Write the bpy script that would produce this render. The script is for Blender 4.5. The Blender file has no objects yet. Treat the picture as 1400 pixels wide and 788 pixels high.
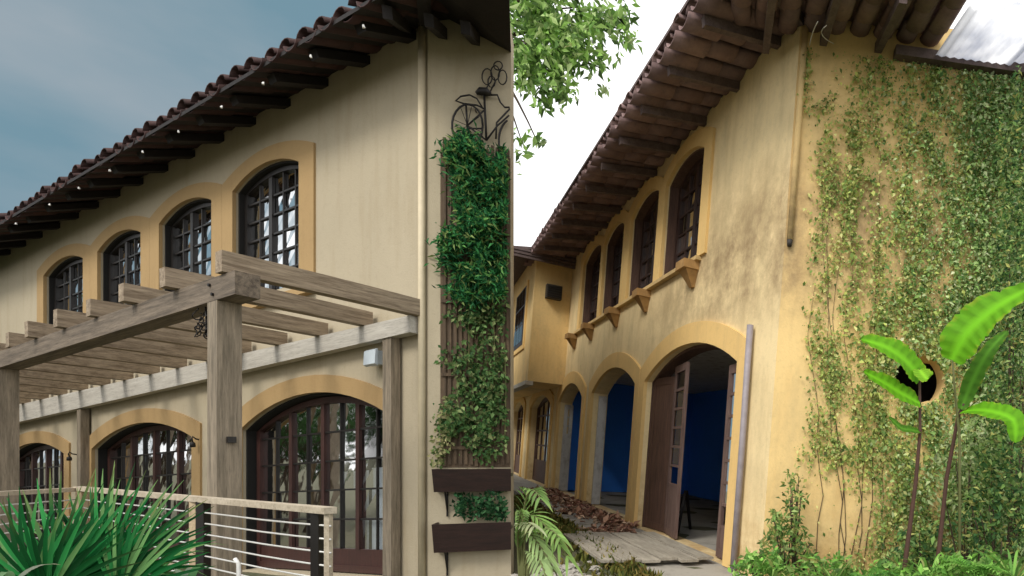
import bpy, math, random
import numpy as np
random.seed(7); rng = np.random.default_rng(11)
S = bpy.context.scene; COL = S.collection

# ---------------------------------------------------------------- camera, sky, sun, exposure
CX, HZ, FP, EYE = 1050.0, 625.0, 800.0, 1.43         # principal column, eye-level row, focal length (photo pixels), eye height
cam = bpy.data.cameras.new('camera'); camo = bpy.data.objects.new('camera', cam); COL.objects.link(camo)
camo.location = (0, 0, EYE); camo.rotation_euler = (math.radians(90), 0, 0)
cam.sensor_width = 36.0; cam.lens = 36.0*FP/1400; cam.shift_x = (700-CX)/1400; cam.shift_y = (HZ-394)/1400
cam.clip_start = .05; cam.clip_end = 2000
S.camera = camo

SUN_AZ, SUN_EL = math.radians(206), math.radians(45)   # clockwise from +Y
W = bpy.data.worlds.new('World'); S.world = W; W.use_nodes = True
nt = W.node_tree; nt.nodes.clear()
def wn(t, **k):
    n = nt.nodes.new(t)
    for a, b in k.items(): setattr(n, a, b)
    return n
wo = wn('ShaderNodeOutputWorld'); bg = wn('ShaderNodeBackground'); bg2 = wn('ShaderNodeBackground'); mx = wn('ShaderNodeMixShader')
sky = wn('ShaderNodeTexSky', sky_type='NISHITA', sun_disc=False); sky.sun_elevation = SUN_EL; sky.sun_rotation = SUN_AZ
nt.links.new(sky.outputs[0], bg.inputs[0]); bg.inputs[1].default_value = .09
tc = wn('ShaderNodeTexCoord'); no = wn('ShaderNodeTexNoise'); no.inputs['Scale'].default_value = 2.6; no.inputs['Detail'].default_value = 5
mp = wn('ShaderNodeMapping'); mp.inputs['Scale'].default_value = (1, 1, 2.6)
nt.links.new(tc.outputs['Generated'], mp.inputs[0]); nt.links.new(mp.outputs[0], no.inputs['Vector'])
dt = wn('ShaderNodeVectorMath', operation='DOT_PRODUCT')
ca = math.radians(-59); ce = math.radians(20)
dt.inputs[1].default_value = (math.sin(ca)*math.cos(ce), math.cos(ca)*math.cos(ce), math.sin(ce))
nt.links.new(tc.outputs['Generated'], dt.inputs[0])
mr = wn('ShaderNodeMapRange', interpolation_type='SMOOTHSTEP')      # the heavy blue-grey bank gives way to bright thin cloud
mr.inputs['From Min'].default_value = math.cos(math.radians(35)); mr.inputs['From Max'].default_value = math.cos(math.radians(26))
nt.links.new(dt.outputs['Value'], mr.inputs['Value'])
cr = wn('ShaderNodeValToRGB'); cr.color_ramp.elements[0].position = .40; cr.color_ramp.elements[1].position = .66
cr.color_ramp.elements[0].color = (.155, .265, .325, 1); cr.color_ramp.elements[1].color = (.285, .345, .385, 1)
nt.links.new(no.outputs[0], cr.inputs[0])
cm = wn('ShaderNodeMix', data_type='RGBA')
cm.inputs[6].default_value = (1.4, 1.4, 1.4, 1)
nt.links.new(mr.outputs[0], cm.inputs[0]); nt.links.new(cr.outputs[0], cm.inputs[7]); nt.links.new(cm.outputs[2], bg2.inputs[0])
mx.inputs[0].default_value = .93
nt.links.new(bg.outputs[0], mx.inputs[1]); nt.links.new(bg2.outputs[0], mx.inputs[2]); nt.links.new(mx.outputs[0], wo.inputs[0])

sl = bpy.data.lights.new('sun', 'SUN'); sl.energy = 2.0; sl.angle = math.radians(20); sl.color = (1, .95, .86)
so = bpy.data.objects.new('sun', sl); COL.objects.link(so)
sd = (math.sin(SUN_AZ)*math.cos(SUN_EL), math.cos(SUN_AZ)*math.cos(SUN_EL), math.sin(SUN_EL))
from mathutils import Vector
so.rotation_euler = Vector(sd).to_track_quat('Z', 'Y').to_euler(); so.location = (-10, -20, 30)
S.view_settings.view_transform = 'Standard'; S.view_settings.look = 'None'; S.view_settings.gamma = 1
S.view_settings.use_curve_mapping = False; S.view_settings.exposure = 0.22

# ---------------------------------------------------------------- frames: each house has its own floor axes
def ray(x, y): return np.array([(x-CX)/FP, 1.0, -(y-HZ)/FP])
CAM = np.array([0, 0, EYE])
def at(x, y, depth): return CAM + ray(x, y)*depth
class Frame:
    def __init__(s, o, U, V, Wd): s.o = np.array(o, float); s.R = np.array([U, V, Wd], float)
    def pt(s, p): return s.o + np.asarray(p, float) @ s.R
    def loc(s, P): return (np.asarray(P, float)-s.o) @ np.linalg.inv(s.R)
    def sub(s, o, U, V): return Frame(s.pt(o), np.array(U) @ s.R, np.array(V) @ s.R, s.R[2])
def pix(P):
    P = np.asarray(P)-CAM
    return CX+FP*P[..., 0]/P[..., 1], HZ-FP*P[..., 2]/P[..., 1]
WORLD = Frame((0, 0, 0), (1, 0, 0), (0, 1, 0), (0, 0, 1))
# left house: facade runs back-left on gently falling ground
dl = np.array([-1730., 800, -90]); dl /= math.hypot(dl[0], dl[1])
nl = np.array([-dl[1], dl[0], 0.]); nl = nl if nl[1] < 0 else -nl
P0L = CAM + ray(585, HZ)*7.4 - np.array([0, 0, EYE])
FL = Frame(P0L, dl, nl, (0, 0, 1))
# right house: its whole plot leans a little to the right
ph = math.radians(4.2); ex = np.array([math.cos(ph), 0, -math.sin(ph)]); ez = np.array([math.sin(ph), 0, math.cos(ph)]); ey = np.array([0, 1., 0])
P0R = CAM + ray(1040, 777)*7.3
q = ray(568, 589); aa = np.array([q@ex, q@ey]); aa /= np.linalg.norm(aa)
FR = Frame(P0R, aa[0]*ex+aa[1]*ey, -aa[1]*ex+aa[0]*ey, ez)
GW = -.15
CUT = (700-CX)/FP                                   # bearing of the left house's end
def Rg(x, y, w=GW):                                 # a pixel on the right plot's ground
    r = ray(x, y); t = ((P0R+ez*w-CAM)@ez)/(r@ez)
    return FR.loc(CAM+r*t)[:2]
def ground_z(X, Y):
    uL = (X-P0L[0])*dl[0]+(Y-P0L[1])*dl[1]
    zl = -.15+dl[2]*np.clip(uL, -8, 18)
    zr = P0R[2]+GW - (np.clip(X, -14, 12)-P0R[0])*math.tan(ph)
    s = np.clip((X-CUT*Y+.05)/.8, 0, 1); s = s*s*(3-2*s)
    return zl*(1-s)+zr*s

# ---------------------------------------------------------------- materials
MATS = {}
def mat(name):
    m = bpy.data.materials.new(name); m.use_nodes = True; n = m.node_tree; n.nodes.clear()
    out = n.nodes.new('ShaderNodeOutputMaterial'); p = n.nodes.new('ShaderNodeBsdfPrincipled'); n.links.new(p.outputs[0], out.inputs[0])
    MATS[name] = m
    return m, n, p, out
def coords(n, scale=(1, 1, 1), rnd=True):
    a = n.nodes.new('ShaderNodeAttribute'); a.attribute_name = 'loc'
    m = n.nodes.new('ShaderNodeMapping'); m.inputs['Scale'].default_value = scale
    if rnd:
        oi = n.nodes.new('ShaderNodeObjectInfo'); ad = n.nodes.new('ShaderNodeVectorMath'); ad.operation = 'MULTIPLY_ADD'
        ad.inputs[1].default_value = (1, 1, 1)
        sc = n.nodes.new('ShaderNodeMath'); sc.operation = 'MULTIPLY'; sc.inputs[1].default_value = 37
        n.links.new(oi.outputs['Random'], sc.inputs[0]); n.links.new(a.outputs['Vector'], ad.inputs[0]); n.links.new(sc.outputs[0], ad.inputs[2])
        n.links.new(ad.outputs[0], m.inputs[0])
    else: n.links.new(a.outputs['Vector'], m.inputs[0])
    return m.outputs[0]
def noise(n, vec, scale, detail=5, rough=.55):
    t = n.nodes.new('ShaderNodeTexNoise'); t.inputs['Scale'].default_value = scale; t.inputs['Detail'].default_value = detail; t.inputs['Roughness'].default_value = rough
    n.links.new(vec, t.inputs['Vector']); return t.outputs[0]
def ramp(n, f, stops):
    r = n.nodes.new('ShaderNodeValToRGB'); e = r.color_ramp.elements
    while len(e) < len(stops): e.new(.5)
    for i, (p, c) in enumerate(stops): e[i].position = p; e[i].color = (*c, 1) if len(c) == 3 else c
    n.links.new(f, r.inputs[0]); return r.outputs[0]
def mixc(n, f, a, b, mode='MIX'):
    m = n.nodes.new('ShaderNodeMix'); m.data_type = 'RGBA'; m.blend_type = mode
    for s, v in ((0, f), (6, a), (7, b)):
        if isinstance(v, (int, float)): m.inputs[s].default_value = v
        elif isinstance(v, tuple): m.inputs[s].default_value = (*v, 1)
        else: n.links.new(v, m.inputs[s])
    return m.outputs[2]
def bump(n, p, h, strength=.3, dist=.01):
    b = n.nodes.new('ShaderNodeBump'); b.inputs['Strength'].default_value = strength; b.inputs['Distance'].default_value = dist
    n.links.new(h, b.inputs['Height']); n.links.new(b.outputs[0], p.inputs['Normal'])
def grey(a): return (a, a, a)
def sepmask(n, vec_axis, lo, hi):                   # 0..1 ramp along one local axis
    a = n.nodes.new('ShaderNodeAttribute'); a.attribute_name = 'loc'
    s = n.nodes.new('ShaderNodeSeparateXYZ'); n.links.new(a.outputs['Vector'], s.inputs[0])
    m = n.nodes.new('ShaderNodeMapRange'); m.interpolation_type = 'SMOOTHSTEP'
    m.inputs['From Min'].default_value = lo; m.inputs['From Max'].default_value = hi
    n.links.new(s.outputs[vec_axis], m.inputs['Value']); return m.outputs[0]
def mul(n, a, b):
    m = n.nodes.new('ShaderNodeMath'); m.operation = 'MULTIPLY'
    for i, v in enumerate((a, b)):
        if isinstance(v, (int, float)): m.inputs[i].default_value = v
        else: n.links.new(v, m.inputs[i])
    return m.outputs[0]

def stucco(name, base, dirt, amount, streak=(2.2, 2.2, .35)):
    m, n, p, o = mat(name); v = coords(n, rnd=False)
    big = noise(n, v, .55, 6, .6); c = mixc(n, ramp(n, big, [(.35, grey(0)), (.72, grey(.55))]), base, tuple(x*.80 for x in base))
    st = noise(n, coords(n, streak, False), 1.6, 7, .65)
    c = mixc(n, mul(n, ramp(n, st, [(.50, grey(0)), (.78, grey(1))]), amount), c, dirt)
    sp = noise(n, v, 14, 5, .7); c = mixc(n, mul(n, ramp(n, sp, [(.52, grey(0)), (.75, grey(1))]), amount*.55), c, tuple(x*.6 for x in base))
    n.links.new(c, p.inputs['Base Color']); p.inputs['Roughness'].default_value = .92
    bump(n, p, noise(n, v, 38, 6, .65), .35, .012)
    return m, n, p, c
stucco('cream', (.45, .385, .272), (.31, .24, .14), .5)
stucco('ochre', (.41, .272, .122), (.27, .165, .068), .5)
stucco('ochre_old', (.80, .54, .21), (.52, .36, .16), .5)
for nm_, base_, dirt_ in (('yellow_old', (.80, .57, .25), (.60, .39, .155)), ('cream_old', (.86, .68, .375), (.60, .44, .215))):
    m, n, p, c = stucco(nm_, base_, dirt_, .7)
    g = mul(n, mul(n, sepmask(n, 2, 2.8, 3.9), sepmask(n, 2, 6.0, 4.3)), sepmask(n, 0, 7.0, 1.5))        # black mould run-off below the window ledge
    blot = ramp(n, noise(n, coords(n, (.9, 1, .8), False), 1.5, 9, .75), [(.36, grey(0)), (.60, grey(1))])
    c = mixc(n, mul(n, mul(n, g, blot), .9), c, (.25, .16, .08))
    ev_ = ramp(n, noise(n, coords(n, (1.1, 1, .5), False), 1.1, 8, .7), [(.46, grey(0)), (.70, grey(1))])
    c = mixc(n, mul(n, ev_, .55), c, (.40, .31, .16))
    g2 = mul(n, sepmask(n, 2, 1.3, -.1), ramp(n, noise(n, coords(n, (1, 1, 1), False), 2.6, 7, .7), [(.42, grey(0)), (.62, grey(1))]))
    c = mixc(n, mul(n, g2, .6), c, (.40, .21, .06)); n.links.new(c, p.inputs['Base Color'])
stucco('inner_blue', (.05, .26, .95), (.04, .18, .75), .25)
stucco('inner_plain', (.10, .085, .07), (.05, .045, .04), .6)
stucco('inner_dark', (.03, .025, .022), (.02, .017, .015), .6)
stucco('peeled', (.58, .57, .55), (.16, .13, .11), .9, (3, 3, 2))
stucco('concrete', (.36, .335, .29), (.12, .11, .09), .8, (1.2, 1.2, 1.2))

def wood(name, a, b, scale=(1, 1, 1), rough=.75, bs=.4):
    m, n, p, o = mat(name); v = coords(n, scale)
    f = noise(n, v, 3.2, 8, .68); c = ramp(n, f, [(.3, a), (.66, b)])
    k = noise(n, v, 13, 6, .7); c = mixc(n, mul(n, ramp(n, k, [(.5, grey(0)), (.7, grey(1))]), .55), c, tuple(x*.45 for x in a))
    n.links.new(c, p.inputs['Base Color']); p.inputs['Roughness'].default_value = rough; bump(n, p, k, bs, .01)
    return m
wood('grey_wood_u', (.06, .045, .032), (.235, .185, .135), (.5, 7, 7))
wood('grey_wood_v', (.13, .09, .055), (.41, .325, .23), (7, .5, 7))
wood('grey_wood_w', (.11, .09, .062), (.32, .26, .19), (7, 7, .5))
wood('pale_wood_u', (.40, .37, .32), (.56, .53, .47), (.5, 7, 7))
wood('tan_wood', (.38, .28, .17), (.52, .41, .27), (3, 3, 3))
wood('pale_rail', (.34, .28, .20), (.52, .45, .35), (3, 3, 3))
wood('dark_wood', (.020, .010, .008), (.05, .022, .016), (6, 6, .6), .5, .2)
wood('red_wood', (.030, .011, .009), (.062, .022, .017), (6, 6, .6), .5, .2)
wood('black_wood', (.006, .005, .005), (.016, .012, .010), (6, 6, .6), .45, .2)
wood('brown_door', (.055, .028, .020), (.13, .070, .050), (6, 6, .6), .7, .3)
wood('old_door', (.09, .05, .042), (.18, .115, .095), (6, 6, .6), .8, .3)
wood('planter_wood', (.014, .007, .006), (.036, .016, .013), (1, 1, 6), .6, .3)
wood('trellis_wood', (.05, .032, .018), (.13, .085, .048), (6, 6, .6), .8, .3)
wood('board', (.20, .175, .14), (.40, .36, .29), (.6, 5, 5), .9, .4)
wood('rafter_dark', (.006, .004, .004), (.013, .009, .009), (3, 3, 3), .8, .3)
wood('rafter_old', (.08, .055, .055), (.16, .115, .105), (3, 3, 3), .85, .3)
def tilemat(name, a, b, moss):
    m, n, p, o = mat(name); v = coords(n)
    c = ramp(n, noise(n, v, 5, 7, .7), [(.3, a), (.7, b)])
    oi = n.nodes.new('ShaderNodeObjectInfo')
    c = mixc(n, mul(n, oi.outputs['Random'], .55), c, tuple(x*.45 for x in a))
    c = mixc(n, mul(n, ramp(n, noise(n, v, 11, 5, .7), [(.55, grey(0)), (.7, grey(1))]), .6), c, moss)
    n.links.new(c, p.inputs['Base Color']); p.inputs['Roughness'].default_value = .9; bump(n, p, noise(n, v, 40, 4), .3, .006)
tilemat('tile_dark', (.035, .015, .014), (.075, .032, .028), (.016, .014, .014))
tilemat('tile_old', (.19, .12, .12), (.32, .215, .20), (.11, .09, .095))
def plain(name, c, rough=.5, metal=0.0, nz=.25):
    m, n, p, o = mat(name); v = coords(n)
    n.links.new(mixc(n, mul(n, noise(n, v, 9, 5, .6), nz*2), c, tuple(x*.45 for x in c)), p.inputs['Base Color'])
    p.inputs['Roughness'].default_value = rough; p.inputs['Metallic'].default_value = metal
    return m
plain('black_iron', (.016, .013, .012), .55, .3)
plain('steel', (.72, .71, .68), .4, .15)
plain('white_paint', (.78, .77, .75), .5)
plain('lamp_white', (.62, .70, .76), .3)
plain('pipe_cream', (.66, .56, .38), .6); plain('pipe_lilac', (.38, .34, .37), .6, 0, .5)
plain('curtain', (.80, .81, .84), .9, 0, .12)
plain('ac_dark', (.035, .028, .022), .7)
plain('clay', (.54, .31, .11), .9, 0, .6)
plain('bark', (.10, .065, .04), .95, 0, .7); plain('stem_red', (.10, .045, .03), .8, 0, .5); plain('stem_green', (.16, .17, .06), .7)
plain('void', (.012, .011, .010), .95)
for gn_, gi_ in (('glass', 1.28), ('glass_dark', 1.16)):
    m, n, p, o = mat(gn_)
    tr = n.nodes.new('ShaderNodeBsdfTransparent'); tr.inputs[0].default_value = (.70, .74, .76, 1)
    gl = n.nodes.new('ShaderNodeBsdfGlossy'); gl.inputs['Roughness'].default_value = .04
    fr = n.nodes.new('ShaderNodeFresnel'); fr.inputs[0].default_value = gi_; ms = n.nodes.new('ShaderNodeMixShader')
    bp = n.nodes.new('ShaderNodeBump'); bp.inputs['Strength'].default_value = .25; bp.inputs['Distance'].default_value = .02
    n.links.new(noise(n, coords(n), 2.2, 2), bp.inputs['Height']); n.links.new(bp.outputs[0], gl.inputs['Normal'])
    n.links.new(fr.outputs[0], ms.inputs[0]); n.links.new(tr.outputs[0], ms.inputs[1]); n.links.new(gl.outputs[0], ms.inputs[2]); n.links.new(ms.outputs[0], o.inputs[0])
def leafmat(name, trans=.35, rough=.45):
    m, n, p, o = mat(name)
    a = n.nodes.new('ShaderNodeAttribute'); a.attribute_name = 'tint'
    v = coords(n); c = mixc(n, mul(n, noise(n, v, 14, 3), .5), a.outputs['Color'], (.05, .07, .02), 'MULTIPLY')
    n.links.new(a.outputs['Color'], p.inputs['Base Color']); p.inputs['Roughness'].default_value = rough; p.inputs['Specular IOR Level'].default_value = .14
    t = n.nodes.new('ShaderNodeBsdfTranslucent'); n.links.new(a.outputs['Color'], t.inputs[0])
    s = n.nodes.new('ShaderNodeMixShader'); s.inputs[0].default_value = trans
    n.links.new(p.outputs[0], s.inputs[1]); n.links.new(t.outputs[0], s.inputs[2]); n.links.new(s.outputs[0], o.inputs[0])
leafmat('leaf', .4, .6); leafmat('dry_leaf', .1, .85)
m, n, p, o = mat('glare_sheet')                              # mottled white translucent surface, its pale colour imitating glare above the side wall
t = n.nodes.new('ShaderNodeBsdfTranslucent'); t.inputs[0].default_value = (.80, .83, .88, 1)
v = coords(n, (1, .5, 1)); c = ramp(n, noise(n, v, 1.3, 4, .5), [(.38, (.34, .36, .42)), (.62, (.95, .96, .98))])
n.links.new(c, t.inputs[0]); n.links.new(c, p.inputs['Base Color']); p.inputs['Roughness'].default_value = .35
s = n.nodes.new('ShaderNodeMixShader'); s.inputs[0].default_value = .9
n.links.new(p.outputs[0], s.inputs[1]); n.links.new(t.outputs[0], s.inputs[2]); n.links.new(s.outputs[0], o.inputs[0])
m, n, p, o = mat('soil'); v = coords(n)
c = ramp(n, noise(n, v, 1.2, 8, .7), [(.3, (.045, .05, .022)), (.5, (.10, .09, .05)), (.7, (.055, .08, .028))])
n.links.new(c, p.inputs['Base Color']); p.inputs['Roughness'].default_value = .95; bump(n, p, noise(n, v, 9, 6), .6, .05)

# ---------------------------------------------------------------- mesh helpers
class MB:
    def __init__(s): s.v = []; s.f = []
    def add(s, vs, fs):
        b = len(s.v); s.v += [tuple(map(float, p)) for p in vs]; s.f += [tuple(b+i for i in f) for f in fs]; return s
    def box(s, u0, u1, v0, v1, w0, w1, bev=0):
        return s.hexa([(u0, v0, w0), (u1, v0, w0), (u1, v1, w0), (u0, v1, w0), (u0, v0, w1), (u1, v0, w1), (u1, v1, w1), (u0, v1, w1)])
    def hexa(s, p): return s.add(p, [(0, 3, 2, 1), (4, 5, 6, 7), (0, 1, 5, 4), (1, 2, 6, 5), (2, 3, 7, 6), (3, 0, 4, 7)])
    def bar(s, a, b, wd, ht, up=(0, 0, 1)):
        a = np.array(a, float); b = np.array(b, float); d = (b-a)/np.linalg.norm(b-a); up = np.array(up, float)
        sx = np.cross(d, up); sx /= np.linalg.norm(sx); sy = np.cross(sx, d); P = []
        for e in (a, b):
            for i, j in ((-1, -1), (1, -1), (1, 1), (-1, 1)): P.append(e+sx*wd/2*i+sy*ht/2*j)
        return s.add(P, [(3, 2, 1, 0), (4, 5, 6, 7), (0, 1, 5, 4), (1, 2, 6, 5), (2, 3, 7, 6), (3, 0, 4, 7)])
    def tube(s, pts, rad, n=7, cap=True):
        pts = [np.array(p, float) for p in pts]; N = len(pts); r = rad if hasattr(rad, '__len__') else [rad]*N
        P = []; ref = np.array([.31, .22, .93])
        for i in range(N):
            d = pts[min(i+1, N-1)]-pts[max(i-1, 0)]; d = d/(np.linalg.norm(d)+1e-9)
            if abs(d@ref) > .95: ref = np.array([.93, .3, .2])
            x = np.cross(d, ref); x /= np.linalg.norm(x); y = np.cross(d, x)
            for k in range(n):
                a = 2*math.pi*k/n; P.append(pts[i]+r[i]*(x*math.cos(a)+y*math.sin(a)))
        F = [(i*n+k, i*n+(k+1) % n, (i+1)*n+(k+1) % n, (i+1)*n+k) for i in range(N-1) for k in range(n)]
        if cap: F += [tuple(range(n-1, -1, -1)), tuple((N-1)*n+k for k in range(n))]
        return s.add(P, F)
WL = {}                                               # world place of each parent
def link(name, me, loc, parent=None):
    o = bpy.data.objects.new(name, me); COL.objects.link(o); loc = np.array(loc, float)
    if parent is not None: o.parent = parent; o.location = Vector(loc-WL[parent.name])
    else: o.location = Vector(loc)
    WL[o.name] = loc; return o
def build(mb, name, material, fr=WORLD, parent=None, smooth=False, origin=None):
    V = np.array(mb.v, float); Wd = fr.pt(V)
    if origin is None: og = (Wd.min(0)+Wd.max(0))/2; og[2] = Wd[:, 2].min()
    else: og = fr.pt(origin)
    me = bpy.data.meshes.new(name); me.from_pydata((Wd-og).tolist(), [], mb.f)
    at_ = me.attributes.new('loc', 'FLOAT_VECTOR', 'POINT'); at_.data.foreach_set('vector', V.astype(np.float32).ravel())
    me.materials.append(MATS[material])
    if smooth: me.polygons.foreach_set('use_smooth', [True]*len(me.polygons))
    me.update(); return link(name, me, og, parent)
def copy(o, loc, parent=None):
    c = o.copy(); COL.objects.link(c); c.parent = parent; loc = np.array(loc, float)
    c.location = Vector(loc-(WL[parent.name] if parent is not None else 0)); WL[c.name] = loc; return c
def thing(name, loc, label, cat, group=None): return tag(link(name, None, loc), label, cat, group)
def tag(o, label, cat, group=None):
    o['label'] = label; o['category'] = cat
    if group: o['group'] = group
    return o
def kind(o, k): o['kind'] = k; return o

# leaves: many small folded blades in one mesh, numpy arrays
def leaves(name, pos, tip, nrm, L, Wd, tint, material='leaf', parent=None, bend=.12):
    pos = np.asarray(pos, float); N = len(pos)
    tip = tip/np.linalg.norm(tip, axis=1, keepdims=True)
    sd_ = np.cross(tip, nrm); sd_ /= (np.linalg.norm(sd_, axis=1, keepdims=True)+1e-9); nn = np.cross(sd_, tip)
    L = np.broadcast_to(L, N)[:, None]; Wd = np.broadcast_to(Wd, N)[:, None]
    V = np.stack([pos, pos+tip*L*.45+sd_*Wd*.5+nn*L*bend, pos+tip*L-nn*L*bend, pos+tip*L*.45-sd_*Wd*.5+nn*L*bend], 1).reshape(-1, 3)
    og = (V.min(0)+V.max(0))/2; og[2] = V[:, 2].min(); b = (np.arange(N)*4)[:, None]
    T = np.concatenate([b+np.array([[0, 1, 2]]), b+np.array([[0, 2, 3]])], 1).reshape(-1, 3)
    me = bpy.data.meshes.new(name); me.vertices.add(len(V)); me.vertices.foreach_set('co', (V-og).astype(np.float32).ravel())
    me.loops.add(len(T)*3); me.loops.foreach_set('vertex_index', T.astype(np.int32).ravel())
    me.polygons.add(len(T)); me.polygons.foreach_set('loop_start', (np.arange(len(T))*3).astype(np.int32))
    me.update(calc_edges=True); me.validate()
    a = me.attributes.new('loc', 'FLOAT_VECTOR', 'POINT'); a.data.foreach_set('vector', V.astype(np.float32).ravel())
    t4 = np.repeat(np.concatenate([tint, np.ones((N, 1))], 1), 4, 0)
    a = me.attributes.new('tint', 'FLOAT_COLOR', 'POINT'); a.data.foreach_set('color', t4.astype(np.float32).ravel())
    me.materials.append(MATS[material]); return link(name, me, og, parent)
def tints(N, cols, var=.25):
    c = np.array(cols)[rng.integers(0, len(cols), N)]; return np.clip(c*(1+var*rng.standard_normal((N, 1))), .004, .9)
def rdir(N): v = rng.standard_normal((N, 3)); return v/np.linalg.norm(v, axis=1, keepdims=True)
def blades(specs, name, material, parent, cols, fold=.25, nseg=7):
    """long leaves in one mesh: spec = (midrib points, half width, profile power)"""
    mb = MB(); T = []
    for pts, hw, tint, upv in specs:
        pts = np.array(pts, float); n = len(pts); b = len(mb.v); vs = []; fs = []
        for i in range(n):
            d = pts[min(i+1, n-1)]-pts[max(i-1, 0)]; d /= np.linalg.norm(d)+1e-9
            sx = np.cross(d, upv); sx /= np.linalg.norm(sx)+1e-9; un = np.cross(sx, d)
            h = hw[i] if hasattr(hw, '__len__') else hw
            vs += [pts[i]+sx*h+un*h*fold, pts[i], pts[i]-sx*h+un*h*fold]
        for i in range(n-1): fs += [(3*i, 3*i+1, 3*i+4, 3*i+3), (3*i+1, 3*i+2, 3*i+5, 3*i+4)]
        mb.add(vs, fs); tp_ = random.random()**4*.8; tint = np.array(tint)
        for i in range(n): T += [tint*(1-tp_*max(0, i/(n-1)-.6)/.4)+np.array([.30, .25, .09])*tp_*max(0, i/(n-1)-.6)/.4]*3
    o = build(mb, name, material, WORLD, parent, True)
    a = o.data.attributes.new('tint', 'FLOAT_COLOR', 'POINT'); a.data.foreach_set('color', np.concatenate([np.array(T), np.ones((len(T), 1))], 1).astype(np.float32).ravel())
    return o
def curve(p0, p1, p2, n=8): return [np.array(p0)*(1-t)**2+2*np.array(p1)*t*(1-t)+np.array(p2)*t*t for t in np.linspace(0, 1, n)]

# arches
def arc(a, b, sp, ap, n=12):
    c = (b-a)/2; h = ap-sp; R = (c*c+h*h)/(2*h); wc = ap-R; th = math.asin(min(1, c/R))
    return [((a+b)/2+R*math.sin(t), wc+R*math.cos(t)) for t in np.linspace(-th, th, n+1)]
def arch_h(a, b, sp, ap, u):
    c = (b-a)/2; h = ap-sp; R = (c*c+h*h)/(2*h); x = u-(a+b)/2
    return ap-R+math.sqrt(max(R*R-x*x, 0))
def wall_band(mb, u0, u1, w0, w1, ops, vf=0., vb=-.35):
    x = u0
    for (a, b, si, sp, ap) in sorted(ops):
        if a > x: mb.box(x, a, vb, vf, w0, w1)
        if si > w0: mb.box(a, b, vb, vf, w0, si)
        A = arc(a, b, sp, ap)
        for (p, q_) in zip(A[:-1], A[1:]):
            mb.hexa([(p[0], vb, p[1]), (q_[0], vb, q_[1]), (q_[0], vf, q_[1]), (p[0], vf, p[1]), (p[0], vb, w1), (q_[0], vb, w1), (q_[0], vf, w1), (p[0], vf, w1)])
        x = b
    if u1 > x: mb.box(x, u1, vb, vf, w0, w1)
def ring(mb, op, inn, out, vb, vf, n=14, foot=None, sides=None):
    """surround of an arched opening: inn/out = offsets outwards from the opening edge"""
    a, b, si, sp, ap = op; f = si if foot is None else foot
    lo, ro = sides or (out, out)
    def path(oa, ob, top): 
        A = arc(a-oa, b+ob, sp+max(top, 0)*.8, ap+top, n); return [(a-oa, f)]+A+[(b+ob, f)]
    I = path(inn, inn, inn); O = path(lo, ro, out)
    for i in range(len(I)-1):
        p, q_, r, s_ = I[i], I[i+1], O[i+1], O[i]
        mb.hexa([(p[0], vb, p[1]), (q_[0], vb, q_[1]), (q_[0], vf, q_[1]), (p[0], vf, p[1]), (s_[0], vb, s_[1]), (r[0], vb, r[1]), (r[0], vf, r[1]), (s_[0], vf, s_[1])])
def glazed(fr, parent, name, op, v, cols, rows, m_frame, bar=.03, frame_w=.07, lo=None, depth=.05, heavy=(), pane_mat='glass', jit=0.0, skip=0.0, m_bar=None):
    """an arched glazed unit: one frame mesh, each pane an object under it"""
    a, b, si, sp, ap = op; mb = MB(); ring(mb, (a, b, si, sp, ap), -frame_w, -.004, v-depth, v+.02)
    mb.box(a+.004, b-.004, v-depth, v+.02, si, si+frame_w)
    us = np.linspace(a+frame_w, b-frame_w, cols+1); top = ap-frame_w
    ws = np.linspace(si+frame_w if lo is None else lo, top, rows+1)
    if lo is not None: mb.box(a+frame_w, b-frame_w, v-depth*.8, v, si+frame_w, lo)
    gb = MB()
    for i, u in enumerate(us[1:-1], 1):
        w_ = bar*(3.2 if i in heavy else 1); h = arch_h(a, b, sp, ap, u)-frame_w*.6
        (mb if i in heavy else gb).box(u-w_/2, u+w_/2, v-depth*.6, v+(.012 if i in heavy else 0), ws[0], h)
    for k, w in enumerate(ws[1:-1], 1):
        uu = [u for u in np.linspace(a+frame_w*.5, b-frame_w*.5, 41) if arch_h(a, b, sp, ap, u)-frame_w*.5 > w]
        if len(uu) > 2: gb.box(uu[0], uu[-1], v-depth*.5, v-.004, w-bar/2, w+bar/2)
    o = build(mb, name, m_frame, fr, parent)
    if gb.v: build(gb, 'glazing_bar', m_bar or m_frame, fr, o)
    for i in range(cols):
        for k in range(rows):
            if random.random() < skip: continue
            ua, ub = us[i], us[i+1]; g = bar*.45; um = (ua+ub)/2
            T = [(u, min(ws[k+1], arch_h(a, b, sp, ap, u)-frame_w*.8)) for u in (ub, um, ua)]
            if min(t[1] for t in T) < ws[k]+.04: continue
            j = random.uniform(-jit, jit)
            P = [(ua, v-.03, ws[k]), (ub, v-.03+j, ws[k])]+[(t[0], v-.03+(j if t[0] > um else 0), t[1]) for t in T]
            pm = MB().add(P, [(0, 1, 2, 3, 4)]); build(pm, 'pane', pane_mat, fr, o)
    return o

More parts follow.
